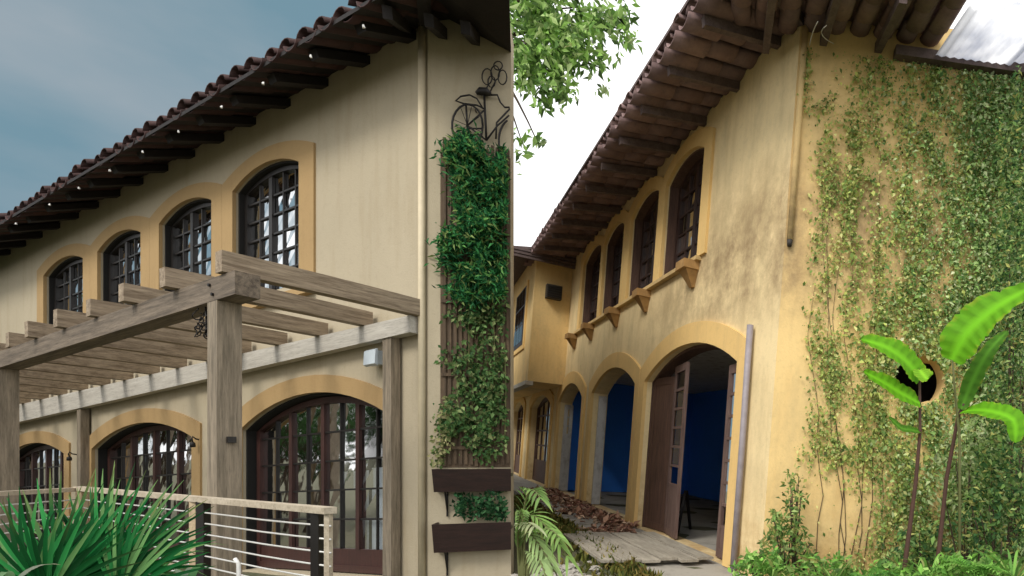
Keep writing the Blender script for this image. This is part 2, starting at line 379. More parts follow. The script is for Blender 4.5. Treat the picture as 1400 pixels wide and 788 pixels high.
# roof tiles: half barrels
def tile_mesh(fr, name, material, parent, r0, r1, length, slope, convex=True, th=.018, origin=(0, 0, 0)):
    mb = MB(); n = 7; cs, sn = math.cos(slope), math.sin(slope); P = []
    for (t, r) in ((0, r0), (length, r1)):
        for rr in (r, r-th):
            for k in range(n):
                a = math.pi*k/(n-1); x = rr*math.cos(a); z = rr*math.sin(a)*(.85 if convex else -.75)
                P.append((x, -t*cs - z*sn*0, t*sn+z))
    F = []
    for k in range(n-1):
        F += [(k, k+1, 2*n+k+1, 2*n+k), (n+k+1, n+k, 3*n+k, 3*n+k+1), (k+1, k, n+k, n+k+1), (2*n+k, 2*n+k+1, 3*n+k+1, 3*n+k)]
    F += [(0, 2*n, 3*n, n), (n-1, 2*n-1, 4*n-1, 3*n-1)]
    mb.add(P, F); return mb

def eave(fr, roof, u0, u1, o, we, slope, pitch, courses, tmat, rmat, rafters, rafter_d=.14, first_pan=True, rw=.11, inner=-.2):
    """tiles and rafters along an eave that runs along u; eave edge at v=o, w=we, roof rises towards -v"""
    sn, cs = math.sin(slope), math.cos(slope); Lt = .52; step = .44
    proto = {}
    n = int((u1-u0)/pitch)
    for convex in (True, False):
        mb = tile_mesh(fr, 'tile', tmat, roof, pitch*.36 if convex else pitch*.40, pitch*.30 if convex else pitch*.44, Lt, slope, convex)
        for c in range(courses):
            for i in range(n+1):
                u = u0+i*pitch+(0 if convex else pitch/2)
                s_ = c*step
                loc = (u+random.uniform(-.012, .012), o-s_*cs+random.uniform(-.03, .03), we+s_*sn+(.105 if convex else .085)+random.uniform(-.012, .012)+c*.004)
                if convex not in proto: proto[convex] = build(mb, 'tile', tmat, fr, roof, True, origin=(0, 0, 0)); o_ = proto[convex]; o_.location = Vector(fr.pt(loc)-WL[roof.name]); WL[o_.name] = fr.pt(loc)
                else: o_ = copy(proto[convex], fr.pt(loc), roof)
                o_.rotation_euler = (0, 0, random.uniform(-.03, .03))
    Li = (o-inner)/cs
    rb = MB().bar((0, 0, 0), (0, inner-o, (o-inner)*math.tan(slope)), rw, rafter_d)
    pr = None
    for u in rafters:
        loc = (u, o-.16, we-.04-rafter_d/2+.16*math.tan(slope))
        if pr is None: pr = build(rb, 'rafter', rmat, fr, roof, origin=(0, 0, 0)); pr.location = Vector(fr.pt(loc)-WL[roof.name]); WL[pr.name] = fr.pt(loc)
        else: copy(pr, fr.pt(loc), roof)

# ================================================================ SETTING: ground
def make_ground():
    xs = np.concatenate([np.linspace(-400, -20, 10), np.linspace(-18, 14, 110), np.linspace(20, 400, 10)])
    ys = np.concatenate([np.linspace(-200, -6, 8), np.linspace(-4, 30, 90), np.linspace(36, 500, 12)])
    X, Y = np.meshgrid(xs, ys); Z = ground_z(X, Y)+.02*np.sin(X*2.3+Y*1.7)*np.sin(Y*2.9-X)
    V = np.stack([X, Y, Z-.03], -1).reshape(-1, 3); nx = len(xs)
    F = [(j*nx+i, j*nx+i+1, (j+1)*nx+i+1, (j+1)*nx+i) for j in range(len(ys)-1) for i in range(nx-1)]
    mb = MB(); mb.v = [tuple(p) for p in V]; mb.f = F
    kind(build(mb, 'ground', 'soil', WORLD, None, True, origin=(0, 0, 0)), 'structure')
make_ground()

# ================================================================ LEFT HOUSE (restored)
HL = thing('restored_house', FL.pt((0, 0, GW)), 'restored cream two-storey house with ochre arch surrounds behind the pergola', 'house', 'two-storey arcaded houses')
WT = 6.95
winL = [(2.85, 4.61, 4.12, 5.88, 6.10), (5.36, 7.10, 4.12, 5.90, 6.10), (7.90, 9.66, 4.12, 5.90, 6.10), (10.43, 12.38, 4.12, 5.91, 6.11)]
winL = [(a-.05, b+.05, c_, d_, e_) for a, b, c_, d_, e_ in winL]
arcL = [(.80, 4.45, GW, 2.06, 2.48), (5.97, 9.98, GW, 2.06, 2.43), (11.33, 14.93, GW, 2.04, 2.36)]
mb = MB()
wall_band(mb, 0, 19, GW-.25, 3.55, arcL); wall_band(mb, 0, 19, 3.55, WT+.06, winL)
SA = np.array([.955, .297]); SU = float(SA@dl[:2]); SV = float(SA@nl[:2])      # side wall bearing in the house's floor axes
def lcut(base, d):                                     # distance along d from base to where the end wall's bearing is met
    A = P0L[:2]+base[0]*dl[:2]+base[1]*nl[:2]; D = d[0]*dl[:2]+d[1]*nl[:2]
    return (CUT*A[1]-A[0])/(D[0]-CUT*D[1])
KS = lcut((0, 0), (SU, SV))-.012
build(mb, 'wall', 'cream', FL, HL)
# side axes: u along the side wall, v outwards
FS = Frame(FL.o, np.array([SA[0], SA[1], 0]), np.array([SA[1], -SA[0], 0]), (0, 0, 1))
b1 = FS.pt((KS, 0, 0)); bd = np.array([CUT-.035, 1, 0.]); bd /= np.linalg.norm(bd); b2 = b1+bd*6.0; b3 = FL.pt((19, -9, 0)); b4 = FL.pt((19, 0, 0))
def slabwall(mb, A, B, w0, w1, th, inward):
    A = np.array(A)*[1, 1, 0]; B = np.array(B)*[1, 1, 0]; i = np.array(inward)*th
    mb.hexa([(*A[:2], w0), (*B[:2], w0), (*(B+i)[:2], w0), (*(A+i)[:2], w0), (*A[:2], w1), (*B[:2], w1), (*(B+i)[:2], w1), (*(A+i)[:2], w1)])
mb = MB(); mb.box(.002, KS, -.3, 0, GW-.3, WT+.1); build(mb, 'side_wall', 'cream', FS, HL)
mb = MB(); slabwall(mb, b1+bd*.02, b2, -.4, 7.0, .25, (-.9, -.3, 0)); slabwall(mb, b2, b3, -1.2, 7.0, .25, (0, -1, 0)); slabwall(mb, b3, b4, -1.2, 6.6, .25, (.9, .3, 0))
build(mb, 'rear_wall', 'cream', WORLD, HL)
ui = [lcut((0, v), (1, 0))+.75 for v in (-.36, -3.2)]
mb = MB()
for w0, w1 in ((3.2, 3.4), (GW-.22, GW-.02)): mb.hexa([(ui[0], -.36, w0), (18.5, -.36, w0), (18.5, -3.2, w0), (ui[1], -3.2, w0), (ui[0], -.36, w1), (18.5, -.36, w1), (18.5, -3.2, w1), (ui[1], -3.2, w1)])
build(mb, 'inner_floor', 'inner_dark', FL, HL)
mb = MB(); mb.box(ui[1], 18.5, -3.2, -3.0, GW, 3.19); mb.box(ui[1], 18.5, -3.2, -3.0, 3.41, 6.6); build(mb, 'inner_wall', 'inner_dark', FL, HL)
# surrounds
gaps = [winL[0][0]-2.43]+[(winL[i+1][0]-winL[i][1])/2-.002 for i in range(3)]+[.36]
for i, op in enumerate(winL):
    mb = MB(); ring(mb, op, -.004, .22, -.02, .03, foot=4.0, sides=(gaps[i], gaps[i+1])); build(mb, 'window_surround', 'ochre', FL, HL)
    mb = MB(); mb.box(op[0]-gaps[i], op[1]+gaps[i+1], -.02, .10, 3.90, 4.0); build(mb, 'sill', 'ochre', FL, HL)
for i, op in enumerate(arcL):
    mb = MB(); ring(mb, op, -.004, .25, -.02, .03, sides=[(.16, .32), (.28, .28), (.26, .28)][i][::1]); build(mb, 'arch_surround', 'ochre', FL, HL)
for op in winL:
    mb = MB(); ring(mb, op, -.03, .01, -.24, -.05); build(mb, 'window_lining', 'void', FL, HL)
    o = glazed(FL, HL, 'window', (op[0]+.03, op[1]-.03, op[2], op[3]-.02, op[4]-.03), -.14, 5, 6, 'black_wood', bar=.028, frame_w=.075, heavy=(3,), jit=.01)
    # hung curtain behind the lower panes
    mb = MB(); N = 40; P = []
    ca_, cb_ = op[0]+.06, op[0]+.72*(op[1]-op[0])
    for k in range(N+1):
        t = k/N; u = ca_+(cb_-ca_)*t; d = .03*math.sin(t*60)+.01*math.sin(t*23)
        P += [(u, -.27+d*.7, op[2]+.02), (u, -.27+d*.5, op[3]-.12-.25*t)]
    mb.add(P, [(2*k, 2*k+2, 2*k+3, 2*k+1) for k in range(N)]); build(mb, 'curtain', 'curtain', FL, HL, True)
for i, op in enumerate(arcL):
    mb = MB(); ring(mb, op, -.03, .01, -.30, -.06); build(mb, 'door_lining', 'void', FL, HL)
    glazed(FL, HL, 'door', (op[0]+.04, op[1]-.04, op[2]+.02, op[3]-.02, op[4]-.04), -.20, 8, 5, 'red_wood', bar=.026, frame_w=.10, heavy=(2, 4, 6), lo=op[2]+.35, jit=.008, m_bar='black_wood', pane_mat='glass_dark')
mb = MB()
for (a, b, w0, w1) in ((.95, 1.62, .1, 1.35), (1.72, 2.3, .1, 1.32), (6.3, 6.9, .1, 1.2)):
    mb = MB(); N = 24; P = []
    for k in range(N+1):
        t = k/N; d = .02*math.sin(t*45); P += [(a+(b-a)*t, -.31+d, w0), (a+(b-a)*t, -.31+d, w1)]
    mb.add(P, [(2*k, 2*k+2, 2*k+3, 2*k+1) for k in range(N)]); build(mb, 'curtain', 'curtain', FL, HL, True)
# corner conduit, lamp, hooks
mb = MB(); mb.tube([(.045, .05, GW), (.045, .05, 6.9)], .045, 8); build(mb, 'corner_pipe', 'pipe_cream', FL, HL, True)
# roof
OL, WE = .80, 6.55; SLP = math.atan((WT-WE-.02)/OL)
cu = (SU, SV); mL = np.array([SV, -SU])               # outward normal of the side wall in (u,v); mL = mL if mL[1] > 0 else -mL
OS = 1.3; CuE = (OS-mL[1]*OL)/mL[0]; ke = lcut((CuE, OL), cu)-.03
E1 = (CuE+SU*ke, OL+SV*ke)
tS = math.tan(SLP); hi = lcut((0, OL-3.2), (1, 0))+.6
def roofpt(p, h): return (p[0], p[1], h)
mb = MB(); th = .05
deck = [((20, OL), WE), ((CuE, OL), WE), ((hi, OL-3.2), WE+3.2*tS), ((20, OL-3.2), WE+3.2*tS)]
mb.hexa([roofpt(p, w) for p, w in deck]+[roofpt(p, w+th) for p, w in deck])
bi = FL.loc(b1)[:2]; b2l = FL.loc(b1+bd*4.2)[:2]
rise = 3.2*tS
deck2 = [((CuE, OL), WE), (E1, WE-.04), (tuple(bi), WE+.16), ((hi, OL-3.2), WE+rise)]
mb.hexa([roofpt(p, w) for p, w in deck2]+[roofpt(p, w+th) for p, w in deck2])
deck3 = [((hi, OL-3.2), WE+rise), (tuple(bi), WE+.16), (tuple(b2l), WE+.16), ((6, -4.5), WE+rise+.4)]
mb.hexa([roofpt(p, w) for p, w in deck3]+[roofpt(p, w+th) for p, w in deck3])
deck4 = [((20, OL-3.2), WE+rise), ((hi, OL-3.2), WE+rise), ((6, -4.5), WE+rise+.4), ((20, -9), 6.9)]
mb.hexa([roofpt(p, w) for p, w in deck4]+[roofpt(p, w+th) for p, w in deck4])
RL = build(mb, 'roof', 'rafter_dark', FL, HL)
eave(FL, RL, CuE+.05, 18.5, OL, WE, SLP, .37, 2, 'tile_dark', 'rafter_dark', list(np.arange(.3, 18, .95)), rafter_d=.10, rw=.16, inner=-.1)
# side eave rafters and fascia of the hip
FSE = FS
for k in (.10, .52, .9):
    mb = MB(); o2 = .80
    mb.bar((k-.35, o2-.1, WE-.06), (k-.35, -.05, WE-.06+.75*tS), .10, .13); build(mb, 'rafter', 'rafter_dark', FS, RL) if k < KS else None
mb = MB(); mb.bar((CuE, OL, WE-.02), (.02, .02, WT-.02), .14, .16); build(mb, 'hip_rafter', 'rafter_dark', FL, RL)
# white mortar dabs under the eave tiles
pr = None
for i, px in enumerate((22, 68, 108, 150, 195, 244, 303, 360, 425, 497)):
    py = 302-(px-22)*.568
    r = ray(px, py+4); t = ((P0L-CAM)[:2]@nl[:2]+OL+.04)/(r[:2]@nl[:2]); P = CAM+r*t
    if pr is None:
        mb = MB(); mb.hexa([(-.02, -.02, -.03), (.02, -.02, -.025), (.022, .02, -.03), (-.02, .02, -.02), (-.012, -.012, .03), (.012, -.012, .022), (.014, .012, .03), (-.012, .012, .025)])
        mb.v = [tuple(.6*x for x in p_) for p_ in mb.v]; pr = build(mb, 'mortar_dab', 'white_paint', WORLD, RL, origin=(0, 0, 0)); pr.location = Vector(P-WL[RL.name])
    else:
        c = copy(pr, P, RL); c.rotation_euler = (random.uniform(-.4, .4), random.uniform(-.4, .4), random.uniform(0, 3))

# wall lamp and hooks
mb = MB(); mb.box(.80, 1.00, .05, .14, 2.68, 2.86); mb.hexa([(.78, .14, 2.66), (1.02, .14, 2.66), (1.02, .18, 2.68), (.78, .18, 2.68), (.78, .14, 2.88), (1.02, .14, 2.88), (1.02, .17, 2.86), (.78, .17, 2.86)])
FLD = thing('flood_lamp', FL.pt((.94, .05, 2.6)), 'small pale flood lamp fixed beneath the pergola wall beam', 'lamp')
build(mb, 'housing', 'lamp_white', FL, FLD); mb = MB().box(.90, .98, 0, .052, 2.68, 2.76); build(mb, 'bracket', 'steel', FL, FLD)
for (u, w, nm) in ((10.75, 1.98, 'between the two far left arches'), (5.72, 1.98, 'beside the thick pergola post')):
    t = thing('wall_hook', FL.pt((u, 0, w)), 'small black iron hook lamp on the pier '+nm, 'wall lamp', 'iron hook lamps')
    mb = MB(); mb.tube([(u, -.01, w), (u, .07, w+.02), (u, .11, w+.06), (u, .12, w+.01), (u, .11, w-.03)], .012, 6); build(mb, 'arm', 'black_iron', FL, t, True)
    mb = MB(); mb.tube([(u, .11, w-.03), (u, .11, w-.05), (u, .11, w-.11), (u, .11, w-.12)], [.015, .035, .04, .02], 8); build(mb, 'shade', 'black_iron', FL, t, True)

# ================================================================ pergola
PG = thing('pergola', FL.pt((.3, 1.9, GW)), 'weathered grey timber pergola with heavy rafters fixed to the cream house', 'pergola')
mb = MB(); mb.hexa([(.10, .05, 2.99), (15, .05, 2.80), (15, .17, 2.80), (.10, .17, 2.99), (.10, .05, 3.20), (15, .05, 3.20), (15, .17, 3.20), (.10, .17, 3.20)])
build(mb, 'wall_beam', 'pale_wood_u', FL, PG)
mb = MB(); mb.box(-.10, 15, 1.80, 2.0, 2.97, 3.195); build(mb, 'front_beam', 'grey_wood_u', FL, PG)
for u in (.33, 6.35, 12.3):
    mb = MB(); mb.hexa([(u-.10, 1.80, GW), (u+.10, 1.80, GW), (u+.10, 1.998, GW), (u-.10, 1.998, GW), (u-.09, 1.80, 2.968), (u+.09, 1.80, 2.968), (u+.09, 1.998, 2.968), (u-.09, 1.998, 2.968)]); build(mb, 'post', 'grey_wood_w', FL, PG)
for u in (.58, 10.15):
    mb = MB().box(u-.085, u+.085, .03, .15, GW, 2.985 if u < 1 else 2.84); build(mb, 'wall_post', 'grey_wood_w', FL, PG)
for i in range(15):
    u1 = .07+i*1.0+random.uniform(-.03, .03); u2 = .10+i*.95+random.uniform(-.05, .05); vf = 2.06+random.uniform(-.05, .05)
    z0 = 3.205; h = .205+random.uniform(-.015, .015); hw = .06
    mb = MB(); tw_ = random.uniform(-.02, .02); bw_ = random.uniform(.0, .02); ns_ = 6; P_ = []
    for j in range(ns_+1):
        t_ = j/ns_; uu_ = u1+(u2-u1)*t_+.012*math.sin(3*t_+i); vv_ = .06+(vf-.06)*t_; zz_ = z0+bw_*math.sin(math.pi*t_)
        P_ += [(uu_-hw-tw_*t_*.5, vv_, zz_), (uu_+hw-tw_*t_*.5, vv_, zz_), (uu_+hw+tw_*t_*.5, vv_, zz_+h), (uu_-hw+tw_*t_*.5, vv_, zz_+h)]
    mb.add(P_, [(4*j+k, 4*j+(k+1) % 4, 4*j+4+(k+1) % 4, 4*j+4+k) for j in range(ns_) for k in range(4)]+[(3, 2, 1, 0), tuple(4*ns_+k for k in range(4))])
    build(mb, 'rafter', 'grey_wood_v', FL, PG)
for u in (.33, 6.35):
    for w in (3.03, 3.13): build(MB().tube([(u+.03*(1 if w > 3.1 else -1), 1.99, w), (u+.03*(1 if w > 3.1 else -1), 2.018, w)], .016, 8), 'bolt', 'black_iron', FL, PG)
build(MB().box(.20, .228, 1.86, 1.93, 1.58, 1.64), 'knot_mark', 'black_wood', FL, PG)  # dark block standing in for a knot hole in the post
mb = MB()                                               # curled wire hung under the front beam
for k in range(26):
    c = FL.loc(at(283+random.uniform(-14, 10), 447+random.uniform(-18, 18), 5.9)); r = random.uniform(.025, .06); a0 = random.uniform(0, 6)
    mb.tube([(c[0]+r*math.cos(a0+j), c[1]+.3*r*math.sin(a0+2*j), c[2]+r*math.sin(a0+j)) for j in np.linspace(0, 5, 9)], .006, 4)
mb.tube([FL.loc(at(281, 415, 5.9)), FL.loc(at(283, 460, 5.9))], .008, 5)
t = build(mb, 'wire_ornament', 'black_iron', FL, None, True); tag(t, 'tangled black wire ornament hanging beside the thick pergola post', 'ornament')

# ================================================================ terrace railing
ZR = EYE-.30
RA = np.array(at(452, 692, 3.60)); RB = np.array(at(107, 665.5, 5.95)); RC = np.array(at(-40, 676, 4.9))
RT = thing('terrace_railing', (RA[0], RA[1], float(ground_z(RA[0], RA[1]))), 'timber-capped terrace railing with thin steel cables in front of pergola', 'railing')
for (A, B) in ((RA, RB), (RB, RC)):
    mb = MB(); mb.bar((A[0], A[1], ZR-.03), (B[0], B[1], ZR-.02), .07, .040); build(mb, 'top_rail', 'pale_rail', WORLD, RT)
    for k in range(8):
        z = ZR-.125-.083*k; mb = MB(); n = 12
        mb.tube([A*(1-t)+B*t+np.array([0, 0, z-(A[2]*(1-t)+B[2]*t)-.008*math.sin(math.pi*((t*3) % 1))]) for t in np.linspace(0, 1, n)], .0065, 6); build(mb, 'cable', 'steel', WORLD, RT, True)
def rp(px):                                             # station on the first rail run at a given column
    b = (px-CX)/FP; D = RB-RA; t = (b*RA[1]-RA[0])/(D[0]-b*D[1]); return RA+D*t
for px, wd, m_ in ((267, .05, 'tan_wood'), (278, .06, 'black_iron'), (434, .05, 'black_iron'), (449, .032, 'pale_rail'), (112, .06, 'tan_wood')):
    P = rp(px); g = float(ground_z(P[0], P[1])); mb = MB(); mb.box(P[0]-wd/2, P[0]+wd/2, P[1]-wd/2+.0, P[1]+wd/2, g-.05, ZR-.041); build(mb, 'post', m_, WORLD, RT)
for P in (RC,):
    g = float(ground_z(P[0], P[1])); mb = MB(); mb.box(P[0]-.03, P[0]+.03, P[1]-.03, P[1]+.03, g-.05, ZR-.041); build(mb, 'post', 'tan_wood', WORLD, RT)
P = at(326, 770, 3.9); g = float(ground_z(P[0], P[1]))
mb = MB(); mb.tube([(P[0]+.02, P[1], g-.05), (P[0], P[1], P[2]), (P[0]-.025, P[1], P[2]+.03)], [.013, .012, .012], 7)
tag(build(mb, 'garden_stake', 'white_paint', WORLD, None, True), 'thin pale garden stake standing before the thick pergola post', 'stake')

# ================================================================ vertical garden on the left house's side wall
def sp(px, py, v=0.0):                                  # a pixel on the side wall plane pushed out by v
    r = ray(px, py); nrm = FS.R[1]; t = ((FS.o-CAM)@nrm+v)/(r@nrm); return FS.loc(CAM+r*t)
def clipL(P, margin=6):                                 # keep only what stays on the house's own side
    x, _ = pix(P); return x < 700-margin
# trellis of upright slats
TR = thing('garden_trellis', FS.pt((.5, 0, 2)), 'brown slatted timber trellis half hidden by hanging plants', 'trellis')
k0 = sp(606, 400)[0]; wlo = sp(650, 636)[2]; whi = sp(650, 200)[2]
for k in np.arange(k0, KS-.03, .062):
    mb = MB(); mb.box(k, k+.035, .012, .03, wlo+random.uniform(-.03, .03), whi+random.uniform(-.05, .05)); build(mb, 'slat', 'trellis_wood', FS, TR)
for w in np.linspace(wlo+.2, whi-.2, 5):
    mb = MB(); mb.box(k0-.02, KS-.005, .031, .05, w, w+.04); build(mb, 'cross_slat', 'trellis_wood', FS, TR)
mb = MB(); mb.box(k0-.03, KS-.006, -.01, .010, wlo-.03, whi-.1); build(mb, 'backboard', 'trellis_wood', FS, TR)
for (pt, pb, lab) in ((641, 672, 'dark brown wall planter box below the trailing vines'), (714, 753, 'dark brown wall planter box holding leafy herbs, lower of two')):
    a = sp(600, pt); b = sp(606, pb); kr = KS-.004
    PB = thing('planter_box', FS.pt((.5, .0, b[2])), lab, 'planter', 'planter boxes on the side wall')
    w1, w0 = a[2], b[2]; d1, d0 = .26, .15
    # right end follows the house end
    def kend(v): 
        A = FS.pt((0, v, 0)); D = FS.R[0]; return (CUT*A[1]-A[0])/(D[0]-CUT*D[1])-.012
    mb = MB(); L0 = a[0]-.02
    mb.hexa([(L0, d0, w0), (kend(d0), d0, w0), (kend(d0+.02), d0+.02, w0), (L0, d0+.02, w0), (L0, d1, w1), (kend(d1), d1, w1), (kend(d1+.02), d1+.02, w1), (L0, d1+.02, w1)]); build(mb, 'front_board', 'planter_wood', FS, PB)
    mb = MB().hexa([(L0+.002, .0, w0), (L0+.022, .0, w0), (L0+.022, d0, w0), (L0+.002, d0, w0), (L0+.002, .0, w1-.002), (L0+.022, .0, w1-.002), (L0+.022, d1, w1-.002), (L0+.002, d1, w1-.002)]); build(mb, 'end_board', 'planter_wood', FS, PB)
    mb = MB().hexa([(L0+.025, 0, w0+.01), (kend(0), 0, w0+.01), (kend(d0), d0-.003, w0+.01), (L0+.025, d0-.003, w0+.01), (L0+.025, 0, w0+.03), (kend(0), 0, w0+.03), (kend(d0), d0-.003, w0+.03), (L0+.025, d0-.003, w0+.03)]); build(mb, 'bottom_board', 'planter_wood', FS, PB)
    mb = MB().box(L0+.03, kend(.2), .005, .19, w1-.10, w1-.06); build(mb, 'soil_fill', 'soil', FS, PB)
    mb = MB(); mb.tube([(L0+.12, .02, w0-.32), (L0+.12, .02, w0)], .012, 6); mb.tube([(L0+.12, .02, w0-.25), (L0+.12, d0, w0)], .010, 6); build(mb, 'bracket', 'black_iron', FS, PB)
def wall_leaves(name, label, cat, region, N, size, cols, depth, hang, group=None, asp=.45, clump=0):
    """region: list of pixel ellipses (x, y, rx, ry, weight)"""
    wts = np.array([e[4] for e in region], float); wts /= wts.sum()
    idx = rng.choice(len(region), N, p=wts); E = np.array(region)[idx]
    rr = np.sqrt(rng.random(N)); th = rng.random(N)*2*math.pi
    px = E[:, 0]+E[:, 2]*rr*np.cos(th); py = E[:, 1]+E[:, 3]*rr*np.sin(th)
    v = .04+depth*rng.random(N)**1.2*(1-.6*rr**2)
    if clump:                                           # gather the leaves round clump hearts
        nc = N//clump; ci = rng.integers(0, nc, N); cx_, cy_, cv = px[:nc][ci], py[:nc][ci], v[:nc][ci]
        off = rdir(N)*rng.random((N, 1))**.5*[15, 13, .10]*np.where(rng.random((N, 1)) < .2, 1.9, 1); px, py, v = cx_+off[:, 0], cy_+off[:, 1], np.maximum(cv+off[:, 2], .03)
    r = np.stack([(px-CX)/FP, np.ones(N), -(py-HZ)/FP], 1); nrm = FS.R[1]
    t = ((FS.o-CAM)@nrm+v)/(r@nrm); P = CAM+r*t[:, None]
    keep = clipL(P, 7); P = P[keep]; n = len(P)
    tip = rdir(n)*.8+np.array([0, 0, -hang])+nrm*.5; nn = rdir(n)*.7+nrm
    ok = clipL(P+tip/np.linalg.norm(tip, axis=1, keepdims=True)*size*1.3, 1); P, tip, nn = P[ok], tip[ok], nn[ok]; n = len(P)
    L = size*(.6+.8*rng.random(n))
    base = P.mean(0); T = thing(name, P[P[:, 2].argmin()]*0+base*[1, 1, 0]+[0, 0, P[:, 2].min()], label, cat, group)
    leaves('foliage', P, tip, nn, L, L*asp, tints(n, cols), 'leaf', T)
    mb = MB()
    for e in region[::1]:
        a = sp(e[0], e[1]+e[3]*.8, .03); b = sp(e[0], e[1]-e[3]*.8, .05)
        mb.tube([a, (np.array(a)+b)/2+[.02, .05, 0], b], .008, 5)
    build(mb, 'stem', 'stem_green', FS, T); return T
wall_leaves('wall_fern', 'bushy bright green fern mass growing under the iron bicycle', 'fern',
    [(640, 215, 24, 28, 2), (652, 262, 34, 28, 3), (658, 300, 36, 26, 2.5), (652, 345, 46, 34, 4), (662, 392, 40, 26, 3), (685, 300, 20, 100, 3), (690, 235, 12, 40, 1.2), (625, 330, 16, 20, 1)], 11500, .095, [(.04, .20, .06), (.075, .31, .10), (.014, .075, .03), (.15, .36, .10), (.055, .24, .09), (.24, .33, .11), (.022, .12, .045)], .40, .1, asp=.22, clump=120)
wall_leaves('trailing_vine', 'sparse trailing vine hanging on the slatted trellis above planter', 'vine',
    [(640, 470, 35, 50, 2), (675, 490, 28, 60, 3), (625, 560, 28, 50, 2), (670, 580, 32, 50, 3), (605, 600, 18, 30, 1), (690, 540, 14, 90, 2), (650, 440, 45, 30, 3), (645, 530, 45, 60, 3)], 2700, .064, [(.08, .17, .05), (.14, .24, .08), (.05, .12, .04), (.22, .27, .11)], .20, .7, asp=.55, clump=26)
wall_leaves('planter_herb', 'leafy green herbs growing in the lower planter box', 'herb',
    [(650, 695, 28, 16, 2), (675, 690, 24, 22, 2), (632, 690, 14, 16, 1), (690, 700, 12, 16, 1)], 520, .07, [(.04, .13, .05), (.08, .20, .08), (.02, .07, .03)], .22, -.2, asp=.5)
wall_leaves('cream_creeper', 'pale flowering creeper spilling over the cream corner beside planter', 'creeper',
    [(604, 600, 13, 26, 2), (612, 570, 12, 30, 2), (598, 625, 10, 14, 1)], 260, .055, [(.42, .40, .20), (.30, .33, .14), (.10, .16, .05)], .14, .5, asp=.6)
# iron bicycle
BK = thing('iron_bicycle', FS.pt(sp(650, 215)), 'black iron bicycle silhouette with looped flowers mounted on the wall', 'wall ornament')
V_ = .07
def ln(name, pts, r=.011, closed=False): 
    mb = MB(); mb.tube([sp(x, y, V_) for x, y in pts], r, 6); return build(mb, name, 'black_iron', FS, BK, True)
def circ(cx, cy, rx, ry, n=22, a0=0, a1=2*math.pi): return [(cx+rx*math.cos(t), cy+ry*math.sin(t)) for t in np.linspace(a0, a1, n)]
ln('wheel', circ(639, 172, 21, 29), .013); ln('wheel', circ(702, 192, 20, 30, 12, math.pi*.62, math.pi*1.36), .013)
for a in range(4):
    t = a*math.pi/4+.3; ln('spoke', [(639-19*math.cos(t), 172-27*math.sin(t)), (639+19*math.cos(t), 172+27*math.sin(t))], .004)
ln('frame_tube', [(662, 130), (665, 192)], .014); ln('frame_tube', [(639, 172), (665, 192)]); ln('frame_tube', [(665, 192), (680, 172), (696, 158)]); ln('frame_tube', [(663, 150), (639, 172)])
ln('frame_tube', [(678, 190), (679, 168), (697, 149)]); ln('carrier', [(638, 172), (640, 176), (660, 176)]); ln('carrier', [(637, 142), (639, 176)], .012)
ln('mudguard', [(660, 148), (652, 135), (642, 130), (630, 132), (623, 138), (634, 142), (652, 144), (664, 150)])
ln('handlebar', [(671, 130), (680, 130), (684, 140), (690, 147), (697, 147)], .012)
mb = MB(); mb.tube([sp(651, 128, V_), sp(657, 125, V_), sp(665, 126, V_), sp(671, 129, V_)], [.02, .05, .055, .025], 8); build(mb, 'saddle', 'black_iron', FS, BK, True)
for pts in (circ(666, 105, 7, 11, 14), circ(677, 100, 6, 10, 14), circ(687, 106, 6, 10, 14), circ(681, 90, 6, 6, 12), circ(672, 112, 5, 8, 10)): ln('flower_loop', pts, .008)
ln('flower_stem', [(662, 126), (668, 116)], .008); ln('flower_stem', [(670, 126), (678, 110)], .008)
for x, y in ((650, 150), (664, 170)):
    a = sp(x, y, V_); mb = MB(); mb.tube([(a[0], -.01, a[2]), a], .008, 5); build(mb, 'wall_pin', 'black_iron', FS, BK)

# ================================================================ plants at the terrace edge
def gz(P): return float(ground_z(P[0], P[1]))
def fan_palm(c, name, label, fans, R, cols, group=None):
    g = gz(c); T = thing(name, (c[0], c[1], g), label, 'palm', group)
    mb = MB(); mb.tube([(c[0], c[1], g-.05), (c[0], c[1], g+.2), (c[0]+.01, c[1], c[2]-.05)], [.11, .10, .06], 9); build(mb, 'trunk', 'bark', WORLD, T, True)
    for (dx, dy, tilt, rot, n, sc, hub) in fans:
        hubp = np.array([c[0], c[1], c[2]])+np.array(hub); fwd = np.array([dx, dy, tilt], float); fwd /= np.linalg.norm(fwd)
        sx = np.cross(fwd, (math.sin(rot), -math.cos(rot), .25)); sx /= np.linalg.norm(sx); nn = np.cross(sx, fwd)
        mb = MB(); mb.tube(curve((c[0], c[1], c[2]-.06), (np.array([c[0], c[1], c[2]])+hubp)/2+[0, 0, .05], hubp), .014, 6); build(mb, 'stalk', 'stem_green', WORLD, T, True)
        sp_ = []
        for i in range(n):
            a = (i/(n-1)-.5)*math.radians(200); L = R*sc*(.82+.18*math.cos(a*.8))*random.uniform(.9, 1.06)
            d = fwd*math.cos(a)+sx*math.sin(a); end = hubp+d*L+nn*random.uniform(-.05, .05)*L+np.array([0, 0, -.10*L*random.random()])
            pts = curve(hubp, hubp+d*L*.55+nn*.04*L, end, 8); hw = np.array([.004, .016, .020, .020, .017, .013, .008, .0015])*R*sc*1.05
            c_ = np.array(cols[random.randrange(len(cols))])*random.uniform(.7, 1.3); sp_.append((pts, hw, c_, nn))
        blades(sp_, 'frond', 'leaf', T, None, .35)
    return T
c = at(104, 800, 2.75)
